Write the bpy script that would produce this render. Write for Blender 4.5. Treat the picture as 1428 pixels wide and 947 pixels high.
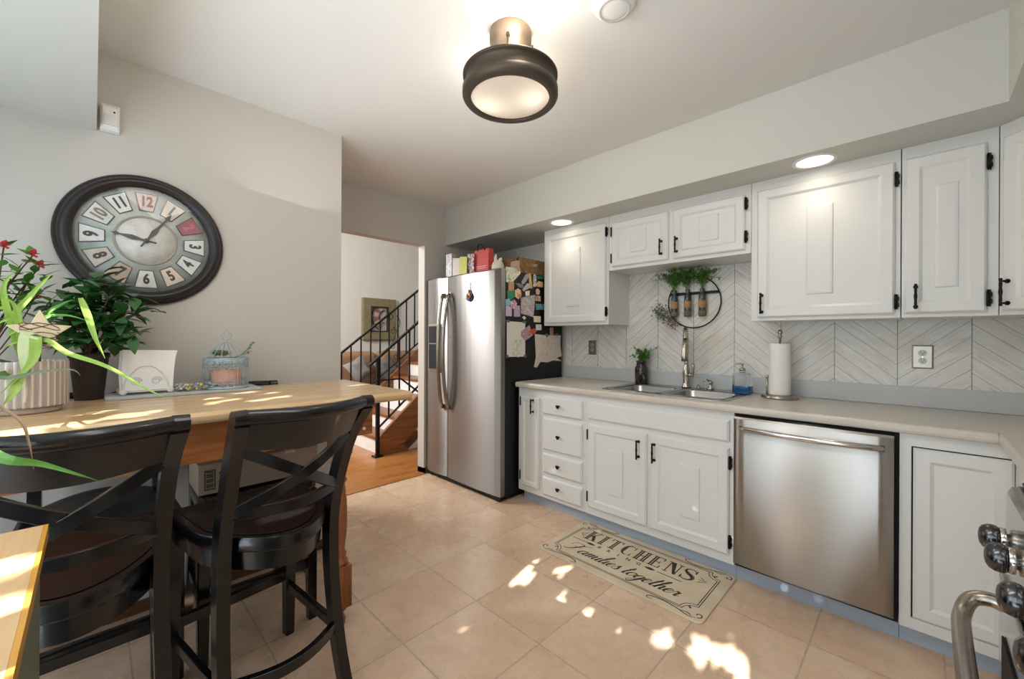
import bpy, bmesh, math, random
from mathutils import Vector, Matrix
R = math.radians
PI = math.pi
C = bpy.context.scene.collection
S = bpy.context.scene
for o in list(bpy.data.objects): bpy.data.objects.remove(o)

# ------------------------------------------------------------ camera, world, lights, exposure
CAM = Vector((2.226, -2.9494, 1.2544)); YAW = R(44.5943); ROLL = R(0.2584); FPX = 576.742
cd = bpy.data.cameras.new('camera'); cam = bpy.data.objects.new('camera', cd); C.objects.link(cam)
cd.sensor_fit = 'HORIZONTAL'; cd.sensor_width = 36; cd.lens = 36 * FPX / 1428
cd.shift_y = -2.2535 / 1428; cd.clip_start = 0.02
cam.location = CAM
cam.rotation_mode = 'QUATERNION'
cam.rotation_quaternion = (Matrix.Rotation(YAW, 3, 'Z') @ Matrix.Rotation(PI / 2, 3, 'X') @ Matrix.Rotation(ROLL, 3, 'Z')).to_quaternion()
S.camera = cam
S.view_settings.view_transform = 'Standard'; S.view_settings.look = 'None'
S.view_settings.gamma = 1; S.view_settings.use_curve_mapping = False
S.view_settings.exposure = 0.13

W = bpy.data.worlds.new('world'); S.world = W; W.use_nodes = True
bg = W.node_tree.nodes['Background']; bg.inputs[0].default_value = (0.62, 0.80, 1.0, 1); bg.inputs[1].default_value = 2.0

SUN_EL = R(29); SUN_AZ = R(9)
sl = bpy.data.lights.new('sun', 'SUN'); sun = bpy.data.objects.new('sun', sl); C.objects.link(sun)
sl.energy = 26; sl.angle = R(0.4); sl.color = (1, 0.96, 0.90)
sun.rotation_euler = (PI / 2 - SUN_EL, 0, SUN_AZ)          # shines along +Y and down

def area(name, loc, target, sx, sy, power, col=(1, 1, 1), spread=180):
    l = bpy.data.lights.new(name, 'AREA'); o = bpy.data.objects.new(name, l); C.objects.link(o)
    l.shape = 'RECTANGLE'; l.size = sx; l.size_y = sy; l.energy = power; l.color = col; l.spread = R(spread)
    o.location = loc
    o.rotation_euler = (Vector(target) - Vector(loc)).to_track_quat('-Z', 'Y').to_euler()
    return o
for x_, w_, p_, c_ in ((.12, .40, 4, (0.82, 0.90, 1.0)), (.56, .22, 4, (0.82, 0.90, 1.0)), (.92, .16, 5, (0.84, 0.92, 1.0)), (1.15, .20, 6, (0.90, 0.94, 1.0)), (1.48, .14, 4, (0.82, 0.91, 1.0)), (1.78, .24, 4, (0.86, 0.95, 0.86)), (2.2, .30, 7, (0.85, 0.92, 1.0))):
    area('daylight_glass_door', (x_, -3.72, 1.06), (x_, 0, 0.95), w_, 1.98, p_, c_)
area('hall_fill', (-2.6, -2.8, 2.4), (-3.0, 0.3, 0.9), 1.6, 1.2, 110, (1.0, 0.98, 0.95))  # added fill light that brightens the hall, not a window
area('upward_fill', (0.9, -2.1, 1.95), (1.0, -1.9, 4), 2.2, 1.6, 5, (1.0, 0.97, 0.93))  # added fill shining up at the ceiling, no fixture there
area('overhead_fill', (1.35, -2.55, 2.47), (1.0, -1.6, 0), 1.6, .6, 16, (1.0, 0.97, 0.94))  # added overhead fill out of view, brightens the floor and room

# ------------------------------------------------------------ pixel of the photo -> point on a real plane
_fw = Vector((-math.sin(YAW), math.cos(YAW), 0)); _rt = Vector((math.cos(YAW), math.sin(YAW), 0)); _up = Vector((0, 0, 1))
_R = _rt * math.cos(ROLL) + _up * math.sin(ROLL); _U = -_rt * math.sin(ROLL) + _up * math.cos(ROLL)
def at(px, py, ax, v):
    d = _fw + _R * ((px - 714) / FPX) + _U * ((471.2465 - py) / FPX)
    i = 'xyz'.index(ax)
    return CAM + d * ((v - CAM[i]) / d[i])

# ------------------------------------------------------------ materials
def srgb(c):
    return tuple((x / 255 / 12.92 if x / 255 <= 0.04045 else ((x / 255 + 0.055) / 1.055) ** 2.4) for x in c) + (1,)
MATS = {}
def mat(name, col, rough=0.5, metal=0, var=0.04, scale=6, bump=0, bscale=60, stretch=None, emit=None, estr=0, trans=0, coat=0, aniso=0, ior=1.45, alpha=1, spec=0.5, sheen=0):
    if name in MATS: return MATS[name]
    m = bpy.data.materials.new(name); m.use_nodes = True; MATS[name] = m
    nt = m.node_tree; N = nt.nodes; L = nt.links; b = N['Principled BSDF']
    c = srgb(col)
    b.inputs['Roughness'].default_value = rough; b.inputs['Metallic'].default_value = metal
    b.inputs['IOR'].default_value = ior; b.inputs['Transmission Weight'].default_value = trans
    b.inputs['Coat Weight'].default_value = coat; b.inputs['Coat Roughness'].default_value = 0.08
    b.inputs['Alpha'].default_value = alpha; b.inputs['Specular IOR Level'].default_value = spec
    b.inputs['Sheen Weight'].default_value = sheen
    tc = N.new('ShaderNodeTexCoord'); mp = N.new('ShaderNodeMapping')
    L.new(tc.outputs['Object'], mp.inputs[0])
    if stretch: mp.inputs['Scale'].default_value = stretch
    no = N.new('ShaderNodeTexNoise'); no.inputs['Scale'].default_value = scale; no.inputs['Detail'].default_value = 5
    L.new(mp.outputs[0], no.inputs['Vector'])
    mx = N.new('ShaderNodeMix'); mx.data_type = 'RGBA'
    mx.inputs[6].default_value = tuple(x * (1 - var * 2) for x in c[:3]) + (1,)
    mx.inputs[7].default_value = tuple(min(1, x * (1 + var * 2)) for x in c[:3]) + (1,)
    L.new(no.outputs['Fac'], mx.inputs[0]); L.new(mx.outputs[2], b.inputs['Base Color'])
    if bump:
        n2 = N.new('ShaderNodeTexNoise'); n2.inputs['Scale'].default_value = bscale; n2.inputs['Detail'].default_value = 3
        L.new(mp.outputs[0], n2.inputs['Vector'])
        bp = N.new('ShaderNodeBump'); bp.inputs['Strength'].default_value = bump; bp.inputs['Distance'].default_value = 0.01
        L.new(n2.outputs['Fac'], bp.inputs['Height']); L.new(bp.outputs[0], b.inputs['Normal'])
    if aniso:
        b.inputs['Anisotropic'].default_value = aniso
        tg = N.new('ShaderNodeTangent'); tg.direction_type = 'RADIAL'; tg.axis = 'Z'
        L.new(tg.outputs[0], b.inputs['Tangent']); b.inputs['Anisotropic Rotation'].default_value = 0.25
    if emit:
        b.inputs['Emission Color'].default_value = srgb(emit); b.inputs['Emission Strength'].default_value = estr
    return m

class G:                                   # tiny node graph helper
    def __init__(s, name, rough=0.5):
        s.m = bpy.data.materials.new(name); s.m.use_nodes = True; MATS[name] = s.m
        s.N = s.m.node_tree.nodes; s.L = s.m.node_tree.links; s.b = s.N['Principled BSDF']
        s.b.inputs['Roughness'].default_value = rough
        g = s.N.new('ShaderNodeNewGeometry'); x = s.N.new('ShaderNodeSeparateXYZ'); s.L.new(g.outputs['Position'], x.inputs[0])
        s.P = g.outputs['Position']; s.x, s.y, s.z = x.outputs
    def put(s, sock, v):
        if hasattr(v, 'links'): s.L.new(v, sock)
        else: sock.default_value = v
    def m_(s, op, a, b=0.0, c=0.0):
        n = s.N.new('ShaderNodeMath'); n.operation = op
        s.put(n.inputs[0], a); s.put(n.inputs[1], b); s.put(n.inputs[2], c); return n.outputs[0]
    def vec(s, x, y, z):
        n = s.N.new('ShaderNodeCombineXYZ'); s.put(n.inputs[0], x); s.put(n.inputs[1], y); s.put(n.inputs[2], z); return n.outputs[0]
    def noise(s, v, scale, detail=4, rough=0.5, dist=0):
        n = s.N.new('ShaderNodeTexNoise'); s.L.new(v, n.inputs['Vector']); n.inputs['Scale'].default_value = scale
        n.inputs['Detail'].default_value = detail; n.inputs['Roughness'].default_value = rough; n.inputs['Distortion'].default_value = dist
        return n.outputs['Fac']
    def white(s, v):
        n = s.N.new('ShaderNodeTexWhiteNoise'); n.noise_dimensions = '3D'; s.L.new(v, n.inputs['Vector']); return n.outputs['Value']
    def ramp(s, f, stops):
        n = s.N.new('ShaderNodeValToRGB'); s.L.new(f, n.inputs[0]); e = n.color_ramp.elements
        while len(e) < len(stops): e.new(0.5)
        for i, (p, c) in enumerate(stops): e[i].position = p; e[i].color = srgb(c)
        return n.outputs[0]
    def mix(s, f, a, b, mode='MIX'):
        n = s.N.new('ShaderNodeMix'); n.data_type = 'RGBA'; n.blend_type = mode
        s.put(n.inputs[0], f)
        for k, v in ((6, a), (7, b)):
            if hasattr(v, 'links'): s.L.new(v, n.inputs[k])
            else: n.inputs[k].default_value = srgb(v)
        return n.outputs[2]
    def bump(s, h, st, dist=0.01):
        n = s.N.new('ShaderNodeBump'); n.inputs['Strength'].default_value = st; n.inputs['Distance'].default_value = dist
        s.L.new(h, n.inputs['Height']); s.L.new(n.outputs[0], s.b.inputs['Normal'])
    def out(s, col, rough=None):
        s.L.new(col, s.b.inputs['Base Color'])
        if rough is not None: s.put(s.b.inputs['Roughness'], rough)
        return s.m

def tile_floor():
    g = G('peach_stone_floor_tile', 0.25); T = 0.3935
    u = g.m_('DIVIDE', g.m_('SUBTRACT', g.x, 0.331 - 10 * T), T); v = g.m_('DIVIDE', g.m_('SUBTRACT', g.y, -1.660 - 10 * T), T)
    fu = g.m_('FRACT', u); fv = g.m_('FRACT', v)
    eu = g.m_('MINIMUM', fu, g.m_('SUBTRACT', 1.0, fu)); ev = g.m_('MINIMUM', fv, g.m_('SUBTRACT', 1.0, fv))
    e = g.m_('MINIMUM', eu, ev)
    gr = g.m_('LESS_THAN', e, 0.0085)
    idx = g.vec(g.m_('FLOOR', u), g.m_('FLOOR', v), 0.0)
    w = g.white(idx)
    p = g.N.new('ShaderNodeVectorMath'); p.operation = 'MULTIPLY_ADD'
    g.L.new(g.P, p.inputs[0]); p.inputs[1].default_value = (1, 1, 1)
    k = g.vec(g.m_('MULTIPLY', w, 7.0), g.m_('MULTIPLY', w, 3.0), 0.0); g.L.new(k, p.inputs[2])
    n1 = g.noise(p.outputs[0], 3.0, 3, 0.5, 0.7); n2 = g.noise(p.outputs[0], 11, 3, 0.5, 0.3)
    c1 = g.ramp(n1, [(0.25, (208, 172, 142)), (0.5, (221, 189, 159)), (0.75, (234, 208, 180))])
    c2 = g.mix(g.m_('MULTIPLY', g.ramp(n2, [(0.3, (0, 0, 0)), (0.75, (255, 255, 255))]), 0.22), c1, (204, 164, 134))
    c3 = g.mix(g.m_('MULTIPLY', w, 0.28), c2, (224, 198, 172))
    c4 = g.mix(gr, c3, (188, 164, 142))
    g.bump(g.m_('ADD', g.m_('MULTIPLY', g.m_('MINIMUM', e, 0.012), 40.0), g.m_('MULTIPLY', n2, 0.06)), 0.25, 0.003)
    rr = g.m_('MULTIPLY_ADD', n2, 0.16, 0.20)
    g.b.inputs['Specular IOR Level'].default_value = 0.5
    return g.out(c4, rr)

def plank_floor():
    g = G('oak_plank_floor', 0.25)
    u = g.m_('DIVIDE', g.x, 0.057); r = g.m_('FLOOR', u); fu = g.m_('FRACT', u)
    w = g.white(g.vec(r, g.m_('FLOOR', g.m_('ADD', g.m_('DIVIDE', g.y, 0.7), g.m_('MULTIPLY', g.white(g.vec(r, 0.0, 0.0)), 3.0))), 0.0))
    n = g.noise(g.vec(g.m_('MULTIPLY', g.x, 30.0), g.m_('MULTIPLY', g.y, 2.0), 0.0), 1.5, 4, 0.6, 0.4)
    c = g.ramp(n, [(0.3, (140, 84, 40)), (0.7, (184, 122, 66))])
    c = g.mix(g.m_('MULTIPLY', w, 0.5), c, (196, 138, 80))
    ed = g.m_('LESS_THAN', fu, 0.03)
    return g.out(g.mix(ed, c, (96, 56, 26)), 0.22)

def chevron():
    g = G('whitewashed_chevron_tile', 0.35); Wd = 0.2593
    cu = g.m_('DIVIDE', g.m_('SUBTRACT', g.x, 0.3285 - 10 * Wd), Wd); ci = g.m_('FLOOR', cu); fu = g.m_('FRACT', cu)
    par = g.m_('MODULO', ci, 2.0)                        # even: planks fall to the right
    sg = g.m_('MULTIPLY_ADD', par, -2.0, 1.0)
    lx = g.m_('MULTIPLY', g.m_('SUBTRACT', fu, 0.5), Wd)
    v = g.m_('ADD', g.z, g.m_('MULTIPLY', g.m_('MULTIPLY', lx, sg), 0.86))
    t = g.m_('SUBTRACT', g.m_('MULTIPLY', lx, 0.86), g.m_('MULTIPLY', g.z, sg))
    wob = g.m_('MULTIPLY', g.m_('SUBTRACT', g.white(g.vec(ci, 3.0, 1.0)), 0.5), 0.08)
    pv = g.m_('DIVIDE', g.m_('ADD', v, wob), 0.078); pi_ = g.m_('FLOOR', pv); fp = g.m_('FRACT', pv)
    w = g.white(g.vec(ci, pi_, 0.0))
    gv = g.vec(g.m_('MULTIPLY', v, 45.0), g.m_('MULTIPLY', t, 4.5), g.m_('MULTIPLY', w, 20.0))
    n = g.noise(gv, 1.3, 5, 0.65, 0.6); n2 = g.noise(g.P, 4.5, 3)
    c = g.ramp(n, [(0.27, (178, 172, 162)), (0.42, (214, 211, 203)), (0.75, (234, 233, 229))])
    c = g.mix(g.m_('MULTIPLY', w, 0.35), c, (204, 201, 196))
    c = g.mix(g.m_('MULTIPLY', g.ramp(n2, [(0.5, (0, 0, 0)), (0.72, (255, 255, 255))]), 0.45), c, (202, 184, 156))
    ed = g.m_('MINIMUM', fp, g.m_('SUBTRACT', 1.0, fp))
    c = g.mix(g.m_('LESS_THAN', ed, 0.022), c, (158, 152, 144))
    ec = g.m_('MINIMUM', fu, g.m_('SUBTRACT', 1.0, fu))
    c = g.mix(g.m_('LESS_THAN', ec, 0.006), c, (112, 106, 100))
    return g.out(c)

def butcher():
    g = G('light_butcher_block_maple', 0.22)
    n = g.noise(g.vec(g.m_('MULTIPLY', g.x, 26.0), g.m_('MULTIPLY', g.y, 1.6), g.m_('MULTIPLY', g.z, 14.0)), 1.2, 5, 0.6, 0.7)
    r = g.m_('FLOOR', g.m_('DIVIDE', g.x, 0.045))
    w = g.white(g.vec(r, g.m_('FLOOR', g.m_('MULTIPLY_ADD', g.white(g.vec(r, 1.0, 0.0)), 2.0, g.m_('DIVIDE', g.y, 0.5))), 0.0))
    c = g.ramp(n, [(0.3, (194, 154, 108)), (0.5, (212, 178, 134)), (0.75, (226, 198, 158))])
    c = g.mix(g.m_('MULTIPLY', w, 0.35), c, (204, 164, 114))
    return g.out(c)

def wood(name, dark, mid, light, axis='y', rough=0.3, sc=1.0):
    if name in MATS: return MATS[name]
    g = G(name, rough)
    f = {'x': (2, 24, 24), 'y': (24, 2, 24), 'z': (24, 24, 2)}[axis]
    n = g.noise(g.vec(g.m_('MULTIPLY', g.x, f[0] * sc), g.m_('MULTIPLY', g.y, f[1] * sc), g.m_('MULTIPLY', g.z, f[2] * sc)), 1.0, 5, 0.62, 1.1)
    return g.out(g.ramp(n, [(0.3, dark), (0.5, mid), (0.72, light)]))

M_tile = tile_floor(); M_plank = plank_floor(); M_chev = chevron(); M_butch = butcher()
M_wall = mat('greige_wall_paint', (197, 192, 184), 0.75, var=0.012, scale=2)
M_wall2 = mat('pale_soffit_paint', (205, 205, 198), 0.75, var=0.012, scale=2)
M_ceil = mat('white_ceiling_paint', (226, 225, 222), 0.85, var=0.01, scale=2)
M_hallw = mat('pale_hall_paint', (212, 210, 205), 0.8, var=0.03, scale=1.5)
M_cab = mat('white_cabinet_paint', (226, 226, 223), 0.32, var=0.01, scale=3)
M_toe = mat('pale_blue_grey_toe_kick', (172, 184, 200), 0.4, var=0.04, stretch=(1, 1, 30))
M_ctr = mat('beige_laminate_counter', (208, 200, 190), 0.28, var=0.03, scale=40)
M_lip = mat('grey_laminate_splash', (190, 193, 194), 0.35, var=0.02, scale=8)
M_blk = mat('black_iron', (22, 21, 22), 0.38, metal=0.5, var=0.1)
M_gap = mat('dark_gap', (14, 14, 15), 0.7)
M_ss = mat('brushed_stainless', (186, 183, 179), 0.36, metal=1, var=0.03, scale=5, stretch=(1, 1, 60), aniso=0.95)
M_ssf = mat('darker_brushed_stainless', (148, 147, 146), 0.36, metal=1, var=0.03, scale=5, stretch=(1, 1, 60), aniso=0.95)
M_ss2 = mat('polished_steel', (196, 192, 188), 0.16, metal=1, var=0.02)
M_nick = mat('brushed_nickel', (176, 168, 158), 0.25, metal=1, var=0.03)
M_sink = mat('sink_steel', (176, 176, 176), 0.26, metal=1, var=0.04, scale=30)
M_fblk = mat('black_fridge_side', (16, 16, 17), 0.45, var=0.1, scale=200)
M_chair = mat('black_painted_wood', (15, 15, 18), 0.26, var=0.15, scale=9, coat=0.25)
M_seat = mat('dark_espresso_seat', (19, 15, 15), 0.3, var=0.15, scale=5, stretch=(1, 6, 1), coat=0.2)
M_honey = wood('honey_orange_wood', (112, 62, 28), (150, 88, 44), (176, 112, 64), 'y', 0.3)
M_honeyz = wood('honey_orange_wood_turned', (112, 62, 28), (150, 88, 44), (176, 112, 64), 'z', 0.3)
M_stair = wood('brown_stair_oak', (98, 58, 30), (134, 84, 46), (160, 106, 62), 'y', 0.35)
M_base = wood('dark_oak_baseboard', (66, 40, 24), (98, 64, 40), (128, 86, 54), 'y', 0.4, 2)
M_white = mat('matte_white', (232, 231, 228), 0.6)
M_wshin = mat('glossy_white_plastic', (232, 231, 228), 0.3)
M_card = mat('pale_cardboard', (176, 156, 138), 0.8, var=0.04)
M_ink = mat('black_print', (30, 28, 27), 0.7)
M_glass = mat('clear_glass', (255, 255, 255), 0.02, trans=1, var=0, ior=1.3)
M_leafd = mat('dark_green_leaf', (58, 104, 52), 0.42, var=0.3, scale=14)
M_leafm = mat('mid_green_leaf', (84, 134, 50), 0.45, var=0.25, scale=14)
M_leafl = mat('bright_spider_leaf', (150, 184, 84), 0.45, var=0.2, scale=20)
M_leafp = mat('pale_spider_leaf', (206, 220, 170), 0.45, var=0.15, scale=20)
M_stem = mat('brown_stem', (98, 74, 50), 0.8, var=0.2)

# ------------------------------------------------------------ mesh helpers
ORG = {}
class MB:
    def __init__(s): s.bm = bmesh.new(); s.M = Matrix.Identity(4)
    def v(s, p): return s.bm.verts.new(s.M @ Vector(p))
    def f(s, vs, smooth=False):
        try:
            fc = s.bm.faces.new(vs); fc.smooth = smooth; return fc
        except ValueError: return None
    def box(s, x0, x1, y0, y1, z0, z1):
        p = [s.v((x, y, z)) for z in (z0, z1) for x, y in ((x0, y0), (x1, y0), (x1, y1), (x0, y1))]
        for q in ((3, 2, 1, 0), (4, 5, 6, 7), (0, 1, 5, 4), (1, 2, 6, 5), (2, 3, 7, 6), (3, 0, 4, 7)): s.f([p[i] for i in q])
        return s
    def rings(s, rs, cap0=True, cap1=True, smooth=False, closed=False):
        V = [[s.v(p) for p in r] for r in rs]; n = len(rs[0])
        rng = range(len(V)) if closed else range(len(V) - 1)
        for i in rng:
            a, b = V[i], V[(i + 1) % len(V)]
            for j in range(n): s.f([a[j], a[(j + 1) % n], b[(j + 1) % n], b[j]], smooth)
        if not closed:
            if cap0: s.f(V[0][::-1])
            if cap1: s.f(V[-1])
        return s
    def lathe(s, prof, c=(0, 0, 0), axis='z', n=32, smooth=True, cap0=True, cap1=True, sq=None):
        rs = []
        for r, h in prof:
            ring = []
            for k in range(n):
                a = 2 * PI * k / n; x, y = r * math.cos(a), r * math.sin(a)
                if sq: x = max(-sq, min(sq, x * 1.0)); y = max(-sq, min(sq, y))
                q = {'z': (x, y, h), 'x': (h, x, y), 'y': (y, h, x)}[axis]
                ring.append((c[0] + q[0], c[1] + q[1], c[2] + q[2]))
            rs.append(ring)
        return s.rings(rs, cap0, cap1, smooth)
    def cyl(s, a, b, r, r2=None, n=16, smooth=True):
        return s.tube([a, b], [r, r if r2 is None else r2], n, smooth)
    def sweep(s, pts, prof, up=(0, 0, 1), scale=None, smooth=False, closed=False):
        # prof: 2D (side, up) offsets
        pts = [Vector(p) for p in pts]; rs = []; n = len(pts); up = Vector(up)
        for i, p in enumerate(pts):
            if closed: t = pts[(i + 1) % n] - pts[i - 1]
            else: t = pts[min(i + 1, n - 1)] - pts[max(i - 1, 0)]
            t.normalize(); sd = t.cross(up)
            if sd.length < 1e-4: sd = t.cross(Vector((0, 1, 0)))
            sd.normalize(); u = sd.cross(t)
            k = scale[i] if scale else 1
            if not hasattr(k, '__len__'): k = (k, k)
            rs.append([p + sd * (a * k[0]) + u * (b * k[1]) for a, b in prof])
        return s.rings(rs, smooth=smooth, closed=closed)
    def tube(s, pts, r, n=10, smooth=True, closed=False):
        rr = r if hasattr(r, '__len__') else [r] * len(pts)
        pts = [Vector(p) for p in pts]
        prof = [(math.cos(2 * PI * k / n), math.sin(2 * PI * k / n)) for k in range(n)]
        d = pts[-1] - pts[0]; up = (0, 0, 1)
        if closed: up = (0, 0, 1)
        elif abs(d.normalized().z if d.length else 0) > 0.8: up = (0.3, 1, 0.02)
        return s.sweep(pts, prof, up, rr, smooth, closed)
    def bar(s, pts, w, h, up=(0, 0, 1), scale=None):
        a, b = w / 2, h / 2
        return s.sweep(pts, [(-a, -b), (a, -b), (a, b), (-a, b)], up, scale)
    def sphere(s, c, r, n=16, m=10, sc=(1, 1, 1)):
        prof = [(max(1e-4, math.sin(PI * k / m)) * r, -math.cos(PI * k / m) * r) for k in range(m + 1)]
        rs = []
        for rad, h in prof:
            rs.append([(c[0] + rad * math.cos(2 * PI * k / n) * sc[0], c[1] + rad * math.sin(2 * PI * k / n) * sc[1], c[2] + h * sc[2]) for k in range(n)])
        return s.rings(rs, smooth=True)
    def prism(s, poly, d, O=(0, 0, 0), U=(1, 0, 0), V=(0, 1, 0)):
        # polygon in plane O+U*a+V*b extruded by vector d
        O, U, V, d = Vector(O), Vector(U), Vector(V), Vector(d)
        a = [s.v(O + U * p + V * q) for p, q in poly]; b = [s.v(O + U * p + V * q + d) for p, q in poly]
        s.f(a[::-1]); s.f(b); n = len(a)
        for i in range(n): s.f([a[i], a[(i + 1) % n], b[(i + 1) % n], b[i]])
        return s
    def quad(s, *p): s.f([s.v(q) for q in p]); return s
    def leaf(s, base, d, up, L, w, droop=0.15, seg=4, fold=0.15):
        base, d, up = Vector(base), Vector(d).normalized(), Vector(up)
        sd = d.cross(up)
        if sd.length < 1e-3: sd = d.cross(Vector((1, 0, 0)))
        sd.normalize(); nn = sd.cross(d)
        rows = []
        for i in range(seg + 1):
            t = i / seg; ww = w * math.sin(PI * min(0.98, max(0.03, t ** 0.8))) * 0.5
            c = base + d * (L * t) + nn * (-droop * L * t * t)
            rows.append([s.v(c - sd * ww + nn * fold * ww), s.v(c), s.v(c + sd * ww + nn * fold * ww)])
        for a, b in zip(rows, rows[1:]):
            s.f([a[0], a[1], b[1], b[0]], True); s.f([a[1], a[2], b[2], b[1]], True)
        return s
    def blade(s, pts, w, up=(0, 0, 1), th=0.0012):
        n = len(pts); sc = [(max(0.06, math.sin(PI * (0.12 + 0.88 * i / (n - 1)) ** 0.75)) , 1) for i in range(n)]
        return s.sweep(pts, [(-w / 2, th * 2), (0, -th), (w / 2, th * 2), (0, th)], up, sc, smooth=False)
    def build(s, name, m, parent=None, bevel=0, bseg=2, kind=None, keep=False):
        bmesh.ops.recalc_face_normals(s.bm, faces=s.bm.faces)
        o0 = ORG.get(parent.name, Vector((0, 0, 0))) if parent else Vector((0, 0, 0))
        if parent and parent.name in ORG and o0.length: bmesh.ops.translate(s.bm, verts=s.bm.verts, vec=-o0)
        me = bpy.data.meshes.new(name); s.bm.to_mesh(me); s.bm.free()
        me.materials.append(m)
        o = bpy.data.objects.new(name, me); C.objects.link(o)
        if parent: o.parent = parent; ORG[o.name] = o0
        if bevel:
            b = o.modifiers.new('bevel', 'BEVEL'); b.width = bevel; b.segments = bseg; b.limit_method = 'ANGLE'; b.angle_limit = R(40)
        if kind: o['kind'] = kind
        return o
def catmull(pts, k=6, closed=False):
    P = [Vector(p) for p in pts]; n = len(P); out = []
    for i in range(n if closed else n - 1):
        if closed: a, b, c, d = P[i - 1], P[i], P[(i + 1) % n], P[(i + 2) % n]
        else: a, b, c, d = P[max(i - 1, 0)], P[i], P[i + 1], P[min(i + 2, n - 1)]
        for j in range(k):
            t = j / k
            out.append(0.5 * ((2 * b) + (c - a) * t + (2 * a - 5 * b + 4 * c - d) * t * t + (3 * b - a - 3 * c + d) * t ** 3))
    if not closed: out.append(P[-1])
    return out
def thing(name, loc, label, cat, group=None):
    o = bpy.data.objects.new(name, None); C.objects.link(o); o.location = loc; o.empty_display_size = 0.1
    ORG[o.name] = Vector(loc); return tag(o, label, cat, group)
def tag(o, label, cat, group=None, kind=None):
    o['label'] = label; o['category'] = cat
    if group: o['group'] = group
    if kind: o['kind'] = kind
    return o
def kids(o): return [c for c in bpy.data.objects if c.parent == o]
def copy_tree(o, parent=None):
    c = o.copy(); C.objects.link(c)
    if parent: c.parent = parent
    ORG[c.name] = ORG.get(o.name, Vector((0, 0, 0)))
    for ch in kids(o): copy_tree(ch, c)
    return c
def settle(o):                              # give a one-mesh thing an origin at its base
    me = o.data; c = Vector((sum(v.co.x for v in me.vertices), sum(v.co.y for v in me.vertices), 0)) / len(me.vertices)
    c.z = min(v.co.z for v in me.vertices)
    me.transform(Matrix.Translation(-c)); o.location = c; return o
def text_mesh(txt, size, M, m, name, parent, extrude=0.0005, shear=0, space=1, offset=0):
    cu = bpy.data.curves.new(name, 'FONT'); cu.body = txt; cu.size = size; cu.extrude = extrude; cu.align_x = 'CENTER'; cu.align_y = 'CENTER'
    cu.shear = shear; cu.space_character = space; cu.offset = offset; cu.resolution_u = 3
    t = bpy.data.objects.new(name, cu); C.objects.link(t); bpy.context.view_layer.update()
    me = bpy.data.meshes.new_from_object(t.evaluated_get(bpy.context.evaluated_depsgraph_get()))
    bpy.data.objects.remove(t)
    o0 = ORG.get(parent.name, Vector((0, 0, 0))) if parent else Vector((0, 0, 0))
    me.transform(Matrix.Translation(-o0) @ M); me.materials.clear(); me.materials.append(m)
    o = bpy.data.objects.new(name, me); C.objects.link(o)
    if parent: o.parent = parent; ORG[o.name] = o0
    return o

# ------------------------------------------------------------ the room
H = 2.489; SZ = 2.141; XB = -1.03; XC = -0.304; XE = 3.07; YS = -3.65; YC = -1.88; YSF = -0.563; XSF = 2.459
def struct(mb, name, m, **k): return mb.build(name, m, kind='structure', **k)
struct(MB().box(XB, XE, YS, 0, -0.1, 0), 'floor', M_tile)
struct(MB().box(-4.3, XB, -4.2, 2.2, -0.1, -0.001).box(XB - 0.03, XB + 0.03, YC, -0.8, -0.05, 0.006), 'floor_hall', M_plank)
struct(MB().box(-1.13, XE, YS - 0.1, 0.1, H, H + 0.1), 'ceiling', M_ceil)
struct(MB().box(XB - 0.1, XE + 0.1, 0, 0.1, 0, H), 'wall_north', M_wall)
struct(MB().box(XE, XE + 0.1, YS, 0, 0, H), 'wall_east', M_wall)
struct(MB().box(XB - 0.1, XC, -4.2, YC, 0, H), 'wall_west', M_wall)
struct(MB().box(XB - 0.1, XB, -0.80, 0, 0, H).box(XB - 0.1, XB, YC, -0.80, 2.105, H), 'wall_northwest', M_wall)
# south wall with its window and glass door openings
struct(MB().box(XC, -0.1, YS - 0.1, YS, 0, H).box(2.45, XE, YS - 0.1, YS, 0, H).box(-0.1, 2.45, YS - 0.1, YS, 2.12, H), 'wall_south', M_wall)
fr = MB(); x0, x1, z1 = -0.1, 2.45, 2.12
for a in (x0, .75, 1.62, x1 - .05): fr.box(a, a + .05, YS - .08, YS - .02, 0, z1)
fr.box(x0, x1, YS - .08, YS - .02, z1 - .05, z1).box(x0, x1, YS - .08, YS - .02, 0, .04)
struct(fr, 'door_1', M_white)
# soffits
struct(MB().prism([(XB, 0), (XB, YSF), (XSF, YSF), (XSF, -2.94), (XE, -2.94), (XE, 0)], (0, 0, H - SZ), (0, 0, SZ)), 'ceiling_soffit_north', M_wall2)
struct(MB().box(XC, XE, YS, -2.94, SZ, H), 'ceiling_soffit_south', M_wall2)
# baseboards
struct(MB().box(XC, XC + 0.014, YS, YC, 0, 0.05).box(XC, XC + 0.02, YS, YC, 0, 0.018), 'baseboard_west', M_base)
struct(MB().box(XB - 0.1, XB + 0.012, -0.80, -0.79, 0, 0.05).box(XB, XB + 0.012, -0.80, -0.76, 0, 0.05), 'baseboard_northwest', M_base)
# chevron backsplash
struct(MB().box(0.0, XE, -0.012, -0.001, 1.016, 1.745), 'wall_north_backsplash', M_chev)
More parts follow.
